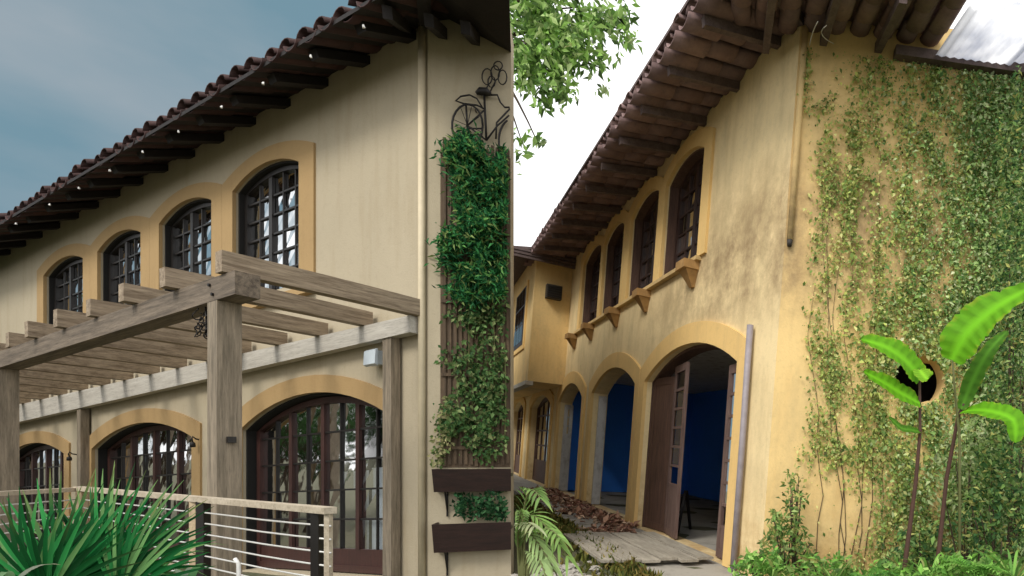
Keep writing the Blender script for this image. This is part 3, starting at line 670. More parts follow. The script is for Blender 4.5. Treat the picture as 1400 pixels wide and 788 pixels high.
fan_palm(c, 'fan_palm', 'low fan palm with stiff dark green blades before the railing', [
    (-.35, .15, 1, 0, 32, 1.0, (-.06, 0, .0)), (.35, .1, .95, 0, 32, .95, (.10, .02, .0)), (.0, -.2, 1, .1, 30, .85, (.02, -.12, -.02)), (-.75, -.1, .7, 0, 28, .9, (-.16, -.05, -.04)), (.85, -.05, .55, 0, 28, .9, (.22, -.02, -.05)), (-.2, .3, 1.1, 0, 26, 1.0, (.0, .15, .02))],
    .58, [(.006, .11, .025), (.010, .17, .04), (.004, .06, .014), (.03, .24, .06), (.006, .09, .02), (.14, .30, .10)])
def tuft(px, py, depth, N, R, wd, cols, name, label, cat, upw=1.0, group=None, droop=.5):
    c = at(px, py, depth); g = gz(c); T = thing(name, (c[0], c[1], g), label, cat, group); base = np.array([c[0], c[1], c[2]])
    if c[2]-g > .03:
        mb = MB(); mb.tube([(c[0], c[1], g-.03), base+[0, 0, .02]], [.03, .02], 6); build(mb, 'stem', 'stem_green', WORLD, T, True)
    sp_ = []
    for i in range(N):
        a = random.uniform(0, 2*math.pi); L = R*random.uniform(.6, 1.15); d = np.array([math.cos(a), math.sin(a), 0]); up = upw*random.uniform(.5, 1.3)
        p1 = base+d*L*.35+np.array([0, 0, L*.6*up]); p2 = base+d*L*.95+np.array([0, 0, L*(.6*up-droop*random.random())])
        tint = np.array(random.choice(cols))*random.uniform(.75, 1.25); hw = np.array([.35, .8, 1, 1, .9, .7, .4, .06])*wd
        sp_.append((curve(base, p1, p2, 8), hw, tint, np.array([math.sin(a)*.1, .1, 1])))
    blades(sp_, 'foliage', 'leaf', T, None, .3); return T
tuft(205, 800, 3.2, 34, .36, .016, [(.07, .22, .06), (.14, .30, .09), (.04, .14, .04)], 'spider_plant', 'light green spider plant arching beside the fan palm', 'plant', 1.0)
tuft(18, 805, 2.6, 26, .24, .014, [(.40, .48, .36), (.16, .28, .14), (.55, .60, .50)], 'variegated_plant', 'white-striped variegated plant tucked under the fan palm', 'plant', .8)
tuft(255, 812, 3.0, 18, .28, .016, [(.36, .45, .33), (.10, .24, .09)], 'variegated_plant', 'white-edged arching plant at the foot of the railing post', 'plant', .9)


# ================================================================ RIGHT HOUSE (abandoned)
HR = thing('abandoned_house', FR.pt((0, 0, GW)), 'abandoned mustard two-storey house with stained walls and open dark doorway', 'house', 'two-storey arcaded houses')
WR = 6.90
winR = [(2.72, 4.34, 4.64, 6.36, 6.60), (4.80, 6.42, 4.64, 6.38, 6.62), (7.02, 8.56, 4.64, 6.40, 6.64), (8.92, 10.70, 4.62, 6.42, 6.66)]
winR = [(a-.06, b+.06, c_, d_, e_) for a, b, c_, d_, e_ in winR]
arcR = [(.95, 4.80, GW, 2.68, 3.16), (5.35, 8.80, GW, 2.68, 3.16), (9.75, 12.75, GW, 2.62, 3.10), (14.0, 18.0, GW, 2.62, 3.0), (19.6, 23.0, GW, 2.62, 3.0)]
mb = MB(); wall_band(mb, 0, 25, GW-.3, 3.75, arcR, 0, -.38); wall_band(mb, 0, 25, 3.75, WR+.08, winR, 0, -.38); build(mb, 'wall', 'cream_old', FR, HR)
b_ = math.radians(85.5); FT = Frame(P0R, math.sin(b_)*ex+math.cos(b_)*ey, math.cos(b_)*ex-math.sin(b_)*ey, ez)
def tp(px, py, v=0.0):                                  # a pixel on the side wall plane pushed out by v
    r = ray(px, py); t = ((FT.o-CAM)@FT.R[1]+v)/(r@FT.R[1]); return FT.loc(CAM+r*t)
hk, _, hw_ = tp(1258, 519); hr = .33
mb = MB(); mb.box(.003, hk-hr, -.3, 0, GW-.5, WR+.1); mb.box(hk+hr, 6.5, -.3, 0, GW-.8, WR+.1)
N = 18
for i in range(N):
    ka, kb_ = hk-hr*math.cos(math.pi*i/N), hk-hr*math.cos(math.pi*(i+1)/N)
    def hh(k): return math.sqrt(max(hr*hr-(k-hk)**2, 0))*(1+.10*math.sin(9*k)+.06*math.sin(31*k))
    for sg, w_ in ((1, WR+.1), (-1, GW-.6)):
        P = [(ka, hw_+sg*hh(ka)), (kb_, hw_+sg*hh(kb_)), (kb_, w_), (ka, w_)]
        mb.hexa([(P[j][0], v, P[j][1]) for v in (-.3, 0) for j in range(4)])
build(mb, 'side_wall', 'yellow_old', FT, HR)
mb = MB(); mb.box(24.8, 25, -9, -.39, GW-.3, WR); mb.box(1.5, 25, -9.2, -9, GW-.3, WR); build(mb, 'rear_wall', 'yellow_old', FR, HR)
mb = MB(); mb.box(6.3, 6.5, -9, -.31, GW-.8, WR); build(mb, 'far_wall', 'yellow_old', FT, HR)
mb = MB(); mb.add([(.02, -.36, 0), (24.7, -.36, 0), (24.7, -8.9, 0), (-3.2, -8.9, 0), (.02, -.36, .12), (24.7, -.36, .12), (24.7, -8.9, .12), (-3.2, -8.9, .12)], [(0, 1, 2, 3), (4, 5, 6, 7), (0, 1, 5, 4), (1, 2, 6, 5), (2, 3, 7, 6), (3, 0, 4, 7)])
for dz, m_, nm in ((GW-.14, 'concrete', 'inner_floor'), (3.45, 'peeled', 'ceiling')):
    c_ = MB(); c_.add([(p[0], p[1], p[2]+dz) for p in mb.v], mb.f); build(c_, nm, m_, FR, HR)
mb = MB(); mb.box(13.1, 13.3, -4.6, -.385, GW, 3.44); build(mb, 'partition', 'inner_blue', FR, HR)
mb = MB(); mb.box(8.5, 13.3, -4.8, -4.6, GW, 3.44); build(mb, 'inner_wall', 'inner_blue', FR, HR)
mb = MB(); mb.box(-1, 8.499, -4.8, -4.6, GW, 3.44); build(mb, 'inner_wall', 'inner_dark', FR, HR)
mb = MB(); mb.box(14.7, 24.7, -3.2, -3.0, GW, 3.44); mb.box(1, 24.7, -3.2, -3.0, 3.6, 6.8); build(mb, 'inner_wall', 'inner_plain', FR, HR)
# surrounds, ledge, corbels
gp = [.30]+[(winR[i+1][0]-winR[i][1])/2-.002 for i in range(3)]+[.26]
for i, op in enumerate(winR):
    mb = MB(); ring(mb, op, -.004, .24, -.02, .045, foot=4.56, sides=(min(gp[i], .3), min(gp[i+1], .3))); build(mb, 'window_surround', 'ochre_old', FR, HR)
    mb = MB(); ring(mb, op, -.03, .01, -.36, -.05); build(mb, 'window_lining', 'brown_door', FR, HR)
    glazed(FR, HR, 'window', (op[0]+.03, op[1]-.03, op[2], op[3]-.02, op[4]-.03), -.24, 4, 5, 'dark_wood', bar=.04, frame_w=.09, heavy=(2,), jit=.015, skip=.12)
mb = MB(); mb.box(2.55, 11.1, -.02, .10, 4.49, 4.555); build(mb, 'window_ledge', 'yellow_old', FR, HR)
pr = None
for u in (2.80, 5.10, 7.10, 9.35, 11.2):
    if pr is None:
        mb = MB(); mb.hexa([(-.06, -.02, -.36), (.06, -.02, -.36), (.05, .05, -.36), (-.05, .05, -.36), (-.15, -.02, -.10), (.15, -.02, -.10), (.15, .22, -.10), (-.15, .22, -.10)])
        mb.hexa([(-.18, -.02, -.098), (.18, -.02, -.098), (.18, .27, -.098), (-.18, .27, -.098), (-.18, -.02, .04), (.18, -.02, .04), (.18, .27, .04), (-.18, .27, .04)])
        pr = build(mb, 'corbel', 'clay', FR, HR, origin=(0, 0, 0)); P = FR.pt((u, 0, 4.45)); pr.location = Vector(P-WL[HR.name])
    else: c_ = copy(pr, FR.pt((u, 0, 4.45)), HR); c_.rotation_euler = (0, 0, random.uniform(-.05, .05))
for op in arcR:
    mb = MB(); ring(mb, op, -.004, .33, -.02, .05, sides=(.26, .26)); build(mb, 'arch_surround', 'ochre_old', FR, HR)
for op in arcR[3:]:
    glazed(FR, HR, 'door', op, -.24, 4, 4, 'brown_door', bar=.06, frame_w=.14, lo=GW+.8)
# doors standing open
def leaf(A, B, w0, w1, m_, rows, lo, name='door_leaf', th=.05, glass=True):
    A = np.array(A, float); B = np.array(B, float); L = np.linalg.norm(B-A); e = (B-A)/L; nn = np.array([-e[1], e[0]]); fr = FR.sub((A[0], A[1], 0), (e[0], e[1], 0), (nn[0], nn[1], 0))
    mb = MB(); sw = .10
    mb.box(0, sw, -th/2, th/2, w0, w1); mb.box(L-sw, L, -th/2, th/2, w0, w1); mb.box(sw, L-sw, -th/2, th/2, w1-.13, w1); mb.box(sw, L-sw, -th/2, th/2, w0, w0+.12); mb.box(sw, L-sw, -th*.3, th*.3, w0+.12, lo)
    ws = np.linspace(lo, w1-.13, rows+1)
    for w in ws[:-1]: mb.box(sw, L-sw, -th*.4, th*.4, w, w+.045)
    o = build(mb, name, m_, fr, HR)
    if glass:
        for k in range(rows):
            if k == 0: continue
            build(MB().add([(sw, 0, ws[k]+.045), (L-sw, 0, ws[k]+.045), (L-sw, 0, ws[k+1]), (sw, 0, ws[k+1])], [(0, 1, 2, 3)]), 'pane', 'glass', fr, o)
    return o
mb = MB(); ring(mb, arcR[0], -.05, .01, -.37, -.12); build(mb, 'door_lining', 'brown_door', FR, HR)
leaf((4.74, -.16), (3.95, -.26), GW+.02, 2.75, 'brown_door', 1, 2.61, glass=False)
leaf((3.93, -.26), (3.10, -.14), GW+.02, 2.92, 'old_door', 6, .75)
leaf((1.01, -.10), (1.52, -.15), GW+.02, 2.70, 'old_door', 7, .3)
leaf((8.74, -.14), (8.73, -.34), GW+.02, 2.62, 'peeled', 3, 1.6, glass=False)
leaf((12.69, -.14), (12.68, -.40), GW+.02, 2.55, 'peeled', 3, 1.6, glass=False)
mb = MB(); mb.tube([(.58, .075, GW), (.58, .075, 1.5), (.60, .075, 3.12)], .045, 9); build(mb, 'drain_pipe', 'pipe_lilac', FR, HR, True)
mb = MB(); mb.tube([(.06, .035, 4.1), (.06, .035, 6.75)], .04, 9); build(mb, 'corner_pipe', 'yellow_old', FT, HR, True); build(MB().tube([(.06, .035, 4.02), (.06, .035, 4.1)], [.03, .038], 9), 'pipe_end', 'ac_dark', FT, HR, True)
# wing: jettied upper block
mb = MB(); mb.box(12.3, 25, .002, 1.05, 3.12, WR+.05); build(mb, 'wing_wall', 'yellow_old', FR, HR)
mb = MB(); mb.box(12.24, 25, .9, 1.12, 3.0, 3.118); build(mb, 'wing_beam', 'pale_wood_u', FR, HR)
for (a, b) in ((13.6, 15.6), (16.8, 18.8), (20, 22)):
    mb = MB(); mb.box(a-.2, b+.2, 1.03, 1.09, 4.2, 6.35); build(mb, 'window_surround', 'ochre_old', FR, HR)
    w_ = build(MB().box(a, b, 1.05, 1.10, 4.35, 6.2), 'window', 'dark_wood', FR, HR)
    for i in range(3):
        for k in range(3): build(MB().box(a+.1+i*(b-a-.2)/3+.03, a+.1+(i+1)*(b-a-.2)/3-.03, 1.101, 1.106, 4.45+k*.58+.03, 4.45+(k+1)*.58-.03), 'pane', 'glass', FR, w_)
AC = thing('ventilation_box', FR.pt((12.2, .55, 5.7)), 'dark slatted ventilation box on the end of the jettied wing', 'air vent')
build(MB().box(12.08, 12.299, .30, .74, 5.62, 6.02), 'casing', 'ac_dark', FR, AC)
for k in range(5): build(MB().box(12.05, 12.079, .33, .71, 5.66+k*.07, 5.69+k*.07), 'slat', 'black_iron', FR, AC)
# roof
OR_, WER = 1.25, 6.72; SLR = math.atan((WR-WER+.05)/OR_); tR = math.tan(SLR)
mb = MB(); dk = WER+.19
SDU = float(FT.R[0]@FR.R[0]); SDV = float(FT.R[0]@FR.R[1])
def Tl(k, v): P = FT.pt((k, v, 0)); q_ = FR.loc(P); return (q_[0], q_[1])
mR = np.array([float(FT.R[1]@FR.R[0]), float(FT.R[1]@FR.R[1])]); CuR = (OR_-mR[1]*OR_)/mR[0]
for pl in ([((13.5, OR_), dk), ((CuR, OR_), dk), ((CuR+5.0, -5.0), dk+6.2*tR), ((13.5, -5.0), dk+6.2*tR)],
           [((13.5, .9), dk+.1), ((13.5, -5), dk+6.2*tR), ((25, -9), dk), ((25, .9), dk)],
           [((CuR, OR_), dk), (Tl(1.55, OR_), dk), (Tl(1.7, -1), dk+.4), ((CuR+5.0, -5.0), dk+6.2*tR)],
           [((CuR+5.0, -5.0), dk+6.2*tR), (Tl(1.7, -1), dk+.4), (Tl(6.4, -1), dk+.4), (Tl(6.4, -8), dk+.4)],
           [((CuR+5.0, -5.0), dk+6.2*tR), (Tl(6.4, -8), dk+.4), ((8, -9), dk), ((13.5, -5), dk+6.2*tR)]):
    mb.hexa([(p[0], p[1], w) for p, w in pl]+[(p[0], p[1], w+.05) for p, w in pl])
RR = build(mb, 'roof', 'rafter_old', FR, HR)
eave(FR, RR, -.6, 13.0, OR_, WER, SLR, .40, 3, 'tile_old', 'rafter_old', list(np.arange(.5, 13, 1.15)), rafter_d=.12, rw=.09, inner=-.2)
eave(FT, RR, -.9, 1.75, OR_, WER-.22, SLR, .30, 3, 'tile_old', 'rafter_old', list(np.arange(-.4, 1.5, .7)), rafter_d=.12, rw=.09, inner=-.2)
build(MB().bar((CuR, OR_, WER-.02), (.02, .02, WR-.04), .14, .16), 'hip_rafter', 'rafter_old', FR, RR)
# wing roof
mb = MB(); pl = [((12.0, 2.3), WER-.12), ((12.0, -.4), WER+.35), ((25, -.4), WER+.35), ((25, 2.3), WER-.12)]
mb.hexa([(p[0], p[1], w+.10) for p, w in pl]+[(p[0], p[1], w+.17) for p, w in pl]); build(mb, 'wing_roof_deck', 'rafter_old', FR, RR)
FW = FR.sub((11.85, 1.2, 0), (0, 1, 0), (-1, 0, 0))
tm = tile_mesh(FR, 'tile', 'tile_old', RR, .15, .13, .5, .1, True); pr = None
for i in range(34):
    loc = (12.05+i*.4, 2.3, WER-.02)
    if pr is None: pr = build(tm, 'tile', 'tile_old', FR, RR, True, origin=(0, 0, 0)); pr.location = Vector(FR.pt(loc)-WL[RR.name])
    else: copy(pr, FR.pt(loc), RR)
for k in range(3): build(MB().box(11.93-.02*k, 11.99, -.2, 2.35, WER-.14+.09*k, WER-.07+.09*k), 'barge_board', 'rafter_old', FR, RR)
# added translucent panels standing in for the white glare beyond the side eave
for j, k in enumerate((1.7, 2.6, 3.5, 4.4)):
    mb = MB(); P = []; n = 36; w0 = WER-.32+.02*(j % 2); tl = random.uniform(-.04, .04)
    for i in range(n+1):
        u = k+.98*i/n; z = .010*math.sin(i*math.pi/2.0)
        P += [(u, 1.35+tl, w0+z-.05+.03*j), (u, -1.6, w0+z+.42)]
    mb.add(P, [(2*i, 2*i+2, 2*i+3, 2*i+1) for i in range(n)]); build(mb, 'glare_panel', 'glare_sheet', FT, RR, True)
build(MB().hexa([(1.2, -.05, 6.50), (6.4, -.05, 6.42), (6.4, .13, 6.42), (1.2, .13, 6.50), (1.2, -.05, 6.62), (6.4, -.05, 6.56), (6.4, .13, 6.56), (1.2, .13, 6.62)]), 'wall_plate', 'rafter_old', FT, RR)
mb = MB(); a = FT.loc(at(1118, 30, 6.6)); b = tp(1107, 62, .1); mb.tube(curve(a, (np.array(a)+b)/2+[-.02, 0, .03], b), .006, 5); mb.tube(curve(FT.loc(at(1130, 35, 6.6)), (np.array(a)+b)/2, tp(1140, 60, .1)), .005, 5)
build(mb, 'loose_wire', 'white_paint', FT, HR, True)

# ================================================================ ivy on the side wall
def dens(px, py):
    d = np.clip((px-1105)/210, 0, 1)**.95*.9
    def el(x, y, rx, ry): return np.exp(-(((px-x)/rx)**2+((py-y)/ry)**2)**1.5)
    for e in ((1135, 300, 22, 150), (1140, 480, 30, 110), (1165, 250, 18, 110), (1102, 100, 7, 50), (1118, 145, 18, 14), (1120, 600, 18, 50), (1150, 620, 60, 28), (1225, 690, 25, 80)): d = np.maximum(d, .85*el(*e))
    for e in ((1127, 98, 26, 34), (1082, 300, 15, 200), (1082, 560, 24, 130), (1152, 705, 62, 66), (1178, 305, 12, 24), (1140, 430, 10, 30), (1258, 519, 32, 32)): d = d*(1-.97*el(*e))
    d = np.maximum(d, .95*np.clip((px-1150)/60, 0, 1)*np.clip((py-300)/120, 0, 1)*np.clip((1400-px)/60+.2, 0, 1)*(1-el(1150, 705, 62, 62)))
    d = d*(((px-1258)**2+(py-519)**2) > 33**2)
    n = .5+.5*np.sin(px*.13+2*np.sin(py*.017))*np.sin(py*.033+1.5*np.sin(px*.05))
    return d*(.18+1.15*n) + np.clip((px-1310)/50, 0, 1)*.6
IV = thing('ivy', FT.pt((1.5, 0, GW)), 'olive green ivy creeping over the mustard side wall around the hole', 'ivy')
def ivy(N, size, v0, v1, xmin, cols, name, pw=1.0, hang=.8):
    px = rng.uniform(xmin, 1500, N); py = rng.uniform(55, 850, N); top = 62+np.clip(px-1090, 0, 400)*.14
    k = (rng.random(N) < np.clip(dens(px, py), 0, 1)**pw) & (py > top)
    px, py = px[k], py[k]; n = len(px); v = v0+(v1-v0)*rng.random(n)
    r = np.stack([(px-CX)/FP, np.ones(n), -(py-HZ)/FP], 1); t = ((FT.o-CAM)@FT.R[1]+v)/(r@FT.R[1]); P = CAM+r*t[:, None]
    tip = rdir(n)*.75-ez*hang+FT.R[1]*.35; nn = FT.R[1]+rdir(n)*.45+[0, 0, .35]; L = size*(.45+1.5*rng.random(n)**2.2)
    f = np.clip((px-1180)/190, 0, 1)[:, None]; c0 = tints(n, cols[0]); c1 = tints(n, cols[1]); pick = rng.random((n, 1)) < f
    return kind(leaves(name, P, tip, nn, L, L*.62, np.where(pick, c1, c0), 'leaf', IV), 'stuff')
old = [(.50, .55, .16), (.40, .48, .14), (.26, .36, .10), (.62, .62, .26), (.16, .26, .07)]; grn = [(.28, .46, .14), (.40, .56, .22), (.13, .25, .07), (.62, .72, .40), (.50, .62, .30), (.10, .20, .06)]
ivy(130000, .037, .012, .06, 1085, (old, grn), 'ivy_leaf')
ivy(34000, .046, .05, .16, 1150, (old, grn), 'ivy_leaf', 1.6, .5)
mb = MB()
for i in range(22):
    x = random.uniform(1110, 1400); y0 = 860; y1 = random.uniform(90, 500); pts = []
    for y in np.linspace(y0, y1, 14):
        x += random.uniform(-9, 9); x = max(x, 1092); pts.append(tp(x, y, .015))
    if all((p[0]-hk)**2+(p[2]-hw_)**2 > .5**2 for p in pts): mb.tube(pts, [.006*(1-.05*j) for j in range(14)], 5)
build(mb, 'vine_stem', 'bark', FT, IV)

# ================================================================ trees
def cloud(name, P, size, cols, T, hang=.2, asp=.45, lname='crown'):
    n = len(P); tip = rdir(n)-np.array([0, 0, hang]); L = size*(.6+.8*rng.random(n))
    return leaves(lname, P, tip, rdir(n)+np.array([0, -.3, .6]), L, L*asp, tints(n, cols), 'leaf', T)
def ballpts(c, r, n, shell=.4):
    d = rdir(n); return np.array(c)+d*(np.array(r)*(shell+(1-shell)*rng.random((n, 1))**.6))
def limb(mb, pts, r0, r1): mb.tube(pts, list(np.linspace(r0, r1, len(pts))), 7)
# tree whose branches hang into view beside the restored house
tb = np.array([CUT*12.6-.9, 12.6, 0.]); tb[2] = gz(tb)
TT = thing('overhanging_tree', tb, 'tall tree with bright green leafy branches hanging against the white sky', 'tree')
mb = MB(); top = at(655, 60, 12.2); limb(mb, curve(tb-[0, 0, .1], tb+[0, 0, 5], top, 9), .22, .10)
br = []
for (x, y, d) in ((790, 10, 11.6), (860, 40, 11.8), (760, 105, 11.3), (720, 60, 11.0), (825, 95, 11.9), (745, 130, 11.5), (735, 195, 11.8), (712, 190, 11.5), (770, -40, 11.5), (700, -60, 12)):
    e = at(x, y, d); c_ = curve(top, (top+e)/2+[0, 0, .35], e, 7); br.append(c_); limb(mb, c_, .05, .010)
build(mb, 'trunk', 'bark', WORLD, TT, True)
P = []
for (x, y, rx, ry, d, n, zz) in ((735, 20, 40, 38, 11.5, 620, 1), (770, 60, 42, 38, 11.4, 560, 1), (725, 85, 30, 34, 11.2, 420, 1), (812, 30, 30, 26, 11.7, 260, 1), (765, 112, 22, 26, 11.3, 170, 1), (845, 22, 20, 20, 11.8, 100, 1), (858, 50, 12, 12, 11.8, 40, 1), (812, 78, 26, 14, 11.8, 90, 1), (745, 142, 12, 10, 11.5, 26, 1), (735, 190, 24, 8, 11.8, 22, 1), (712, 200, 10, 26, 11.6, 22, 1), (690, 10, 40, 60, 12, 300, 1), (770, -60, 90, 50, 11.6, 700, 1), (822, 118, 12, 8, 11.8, 14, 1)):
    q_ = rng.standard_normal((n, 2))*.52; dd = d+rng.uniform(-.6, .6, n)
    P.append(CAM+np.stack([(x+q_[:, 0]*rx-CX)/FP, np.ones(n), -(y+q_[:, 1]*ry-HZ)/FP], 1)*dd[:, None])
P = np.concatenate(P); cloud('overhanging_tree', P, .20, [(.26, .46, .10), (.36, .56, .16), (.16, .30, .08), (.50, .64, .28), (.10, .18, .05)], TT, .5, .42)
def small_tree(c, h, r, n, size, cols, name, label, cat='tree', group=None):
    c = np.array(c, float); T = thing(name, c, label, cat, group); mb = MB(); limb(mb, curve(c-[0, 0, .1], c+[.1, 0, h*.4], c+[0, 0, h*.7], 6), r*.10, r*.05); P = []
    for i in range(9):
        a = i*2.4; e = c+[math.cos(a)*r*.6, math.sin(a)*r*.6, h*(.5+.42*random.random())]; limb(mb, curve(c+[0, 0, h*.4], (c+[0, 0, h*.5]+e)/2, e, 5), r*.04, r*.012)
        P.append(ballpts(e, (r*.5, r*.5, r*.42), n//9, .2))
    build(mb, 'trunk', 'bark', WORLD, T, True); cloud(name, np.concatenate(P), size, cols, T); return T
c = at(716, 322, 46); c[2] = 0
c[2] = -.5; small_tree(c, EYE+.5+(HZ-318)/FP*46, 1.7, 800, .30, [(.10, .14, .07), (.07, .10, .05)], 'distant_tree', 'faint distant treetop showing above the wing roof')
for i, (x, y, h, r) in enumerate(((-17, 1.5, 4.6, 2.2), (-20, 5.0, 5.4, 2.5), (-19, 9.0, 4.6, 2.1), (-13, -2.5, 4.0, 1.9), (-24, 8, 6.0, 2.6), (-17.5, -3.5, 5.0, 2.4), (-25, 2.5, 6.2, 2.8), (-21, 11.8, 6.6, 2.4), (-26, 13.2, 7.4, 2.9), (-27, 9.5, 7.2, 2.9))):
    small_tree((x, y, float(ground_z(x, y))), h, r, 2600, .20, [(.04, .10, .03), (.06, .13, .04), (.03, .07, .02)], 'unseen_garden_tree', 'rounded unseen garden tree across the terrace, darkening the door glass reflections', 'tree', 'unseen garden trees beside the terrace')  # out-of-view trees, placed and sized to darken what the door glass reflects

# ================================================================ big-leaved plant and undergrowth before the ivy wall
def big_leaf(pts, depths, hw, tint, parent, name='leaf', up=(0, -.75, .65), fold=.18):
    M = [at(x, y, d) for (x, y), d in zip(pts, depths)]
    M = [np.array(m_) for m_ in M]; n = 41; out = []
    for t in np.linspace(0, len(M)-1.0001, n):
        i = int(t); f = t-i; p0 = M[max(i-1, 0)]; p1 = M[i]; p2 = M[i+1]; p3 = M[min(i+2, len(M)-1)]
        out.append(.5*((2*p1)+(-p0+p2)*f+(2*p0-5*p1+4*p2-p3)*f*f+(-p0+3*p1-3*p2+p3)*f**3))
    t = np.linspace(0, 1, n); prof = np.sin(np.pi*np.clip(t*.93+.04, 0, 1))**.6*(1-.25*t); prof[-1] = .02; prof[0] = .08
    cs = (-1, -.72, -.38, -.06, 0, .06, .38, .72, 1); vs = []; T = []; up = np.array(up, float); tint = np.array(tint); ph_ = random.uniform(0, 6)
    for i in range(n):
        d = out[min(i+1, n-1)]-out[max(i-1, 0)]; d /= np.linalg.norm(d)+1e-9; sx = np.cross(d, up); sx /= np.linalg.norm(sx); un = np.cross(sx, d)
        for c_ in cs:
            h = hw*prof[i]*(1+.035*math.sin(i*.7+3*c_+ph_)-(.16 if abs(c_) == 1 and i % 13 == 5 else 0)); rip = .035*hw*abs(c_)*math.sin(i*1.55+c_*4+ph_)+.05*hw*abs(c_)*math.sin(i*.4+ph_)
            vs.append(out[i]+sx*h*c_+un*(fold*h*abs(c_)**1.6+rip)-d*abs(c_)*h*.18)
            T.append(np.clip(tint*(1.5 if abs(c_) < .07 else (.80, 1.0, 1.06, .94)[i % 4]*random.uniform(.93, 1.05))*(1-.35*max(0, t[i]-.85)/.15)+(np.array([.16, .06, .02]) if abs(c_) == 1 and random.random() < .35 else 0), 0, .85))
    m_ = len(cs); mb = MB().add(vs, [(i*m_+j, i*m_+j+1, (i+1)*m_+j+1, (i+1)*m_+j) for i in range(n-1) for j in range(m_-1)])
    o = build(mb, name, 'leaf', WORLD, parent, True)
    a = o.data.attributes.new('tint', 'FLOAT_COLOR', 'POINT'); a.data.foreach_set('color', np.concatenate([np.array(T), np.ones((len(T), 1))], 1).astype(np.float32).ravel())
    return o
def canna(base_px, depth, name, label, stems, lvs, group=None):
    c = at(base_px[0], base_px[1], depth); g = gz(c); T = thing(name, (c[0], c[1], g), label, 'plant', group)
    for pts, r0, r1, m_ in stems:
        Q = [at(x, y, d) for x, y, d in pts]; Q = [np.array([Q[0][0], Q[0][1], g-.05])]+Q; mb = MB(); mb.tube(Q, list(np.linspace(r0, r1, len(Q))), 8); build(mb, 'stem', m_, WORLD, T, True)
    for pts, dp, hw, tint in lvs: big_leaf(pts, dp, hw, tint, T)
    return T
G1 = (.14, .40, .015); G2 = (.08, .22, .02); G3 = (.22, .47, .03)
canna((1232, 800), 5.9, 'broadleaf_plant', 'tall broad-leaved plant with paired lime leaves before the wall hole',
    [([(1236, 780, 5.9), (1252, 660, 5.9), (1258, 590, 5.85), (1257, 505, 5.8)], .030, .012, 'stem_red')],
    [([(1257, 520), (1242, 497), (1212, 475), (1176, 464)], (5.8, 5.75, 5.7, 5.7), .19, G1), ([(1258, 552), (1236, 540), (1206, 522), (1180, 508)], (5.8, 5.75, 5.7, 5.65), .14, G1), ([(1257, 505), (1262, 512), (1268, 518), (1273, 514)], (5.8, 5.7, 5.65, 5.6), .11, G3), ([(1258, 590), (1246, 588), (1232, 585), (1215, 570)], (5.85, 5.8, 5.75, 5.75), .06, G2)])
canna((1290, 800), 6.0, 'broadleaf_plant', 'broad-leaved plant with large upright bright leaf against dense ivy',
    [([(1283, 760, 6.0), (1294, 655, 6.0), (1310, 570, 5.9), (1318, 552, 5.85)], .030, .014, 'stem_red'), ([(1312, 600, 5.9), (1306, 540, 5.8), (1302, 492, 5.6)], .016, .010, 'stem_green')],
    [([(1301, 493), (1322, 455), (1362, 420), (1412, 392)], (5.6, 5.5, 5.4, 5.3), .24, G1), ([(1314, 560), (1330, 520), (1352, 480), (1378, 452)], (5.85, 5.85, 5.9, 5.95), .105, G2), ([(1316, 562), (1352, 562), (1385, 575), (1388, 606)], (5.85, 5.6, 5.45, 5.4), .15, G1)])
def shrub(px, py, rx, ry, depth, N, size, cols, name, label, cat='shrub', asp=.45, group=None, hang=.1, spread=.35):
    c = at(px, py+ry, depth); g = gz(c); c0 = np.array([c[0], c[1], g]); T = thing(name, c0, label, cat, group)
    rr = rng.random(N)**.5; th = rng.random(N)*2*np.pi; x = px+rx*rr*np.cos(th)*(1+.25*np.sin(3*th)); y = py+ry*rr*np.sin(th)*(1+.2*np.sin(5*th+1)); d = depth+rng.uniform(-spread, spread, N)
    P = CAM+np.stack([(x-CX)/FP, np.ones(N), -(y-HZ)/FP], 1)*d[:, None]; P[:, 2] = np.maximum(P[:, 2], g+.02)
    mb = MB()
    for i in range(7): e = P[rng.integers(N)]; limb(mb, curve(c0-[0, 0, .04], (c0+e)/2+[0, 0, .1], e, 5), .016, .005)
    build(mb, 'stem', 'bark', WORLD, T, True); cloud(name, P, size, cols, T, hang, asp, 'foliage'); return T
DK = [(.06, .15, .05), (.10, .21, .07), (.035, .09, .035), (.17, .28, .10)]; LM = [(.24, .50, .09), (.18, .40, .08), (.36, .58, .16), (.12, .27, .06)]; MX = [(.20, .34, .09), (.11, .21, .06), (.32, .42, .15), (.40, .40, .13)]
shrub(1382, 420, 30, 300, 6.95, 3000, .062, DK+MX+MX, 'climbing_shrub', 'tall dark green climbing shrub beside the upright broad leaf')
shrub(1365, 690, 50, 90, 6.4, 1700, .075, DK+MX, 'dark_shrub', 'dark leafy shrub behind the lime fern')
shrub(1075, 740, 34, 50, 6.7, 700, .075, MX, 'corner_shrub', 'scraggly climbing shrub at the foot of the mustard corner')
shrub(1085, 672, 16, 34, 6.9, 130, .07, MX, 'corner_creeper', 'thin creeper climbing the mustard corner above the shrub', 'creeper')
shrub(1040, 775, 36, 22, 6.4, 420, .08, LM, 'weed_clump', 'lime green weeds sprouting beside the drain pipe', 'weeds')
shrub(1260, 760, 50, 40, 6.5, 800, .08, MX+DK, 'low_shrub', 'mixed green undergrowth around the red plant stems')
shrub(1130, 780, 50, 20, 6.3, 420, .085, LM+MX, 'weed_clump', 'bright ground weeds below the bare mustard patch', 'weeds')
shrub(1320, 640, 50, 70, 6.8, 700, .075, [(.40, .52, .20), (.56, .64, .34), (.26, .38, .14)], 'pale_shrub', 'pale leafy shrub between broad leaves and lime fern')
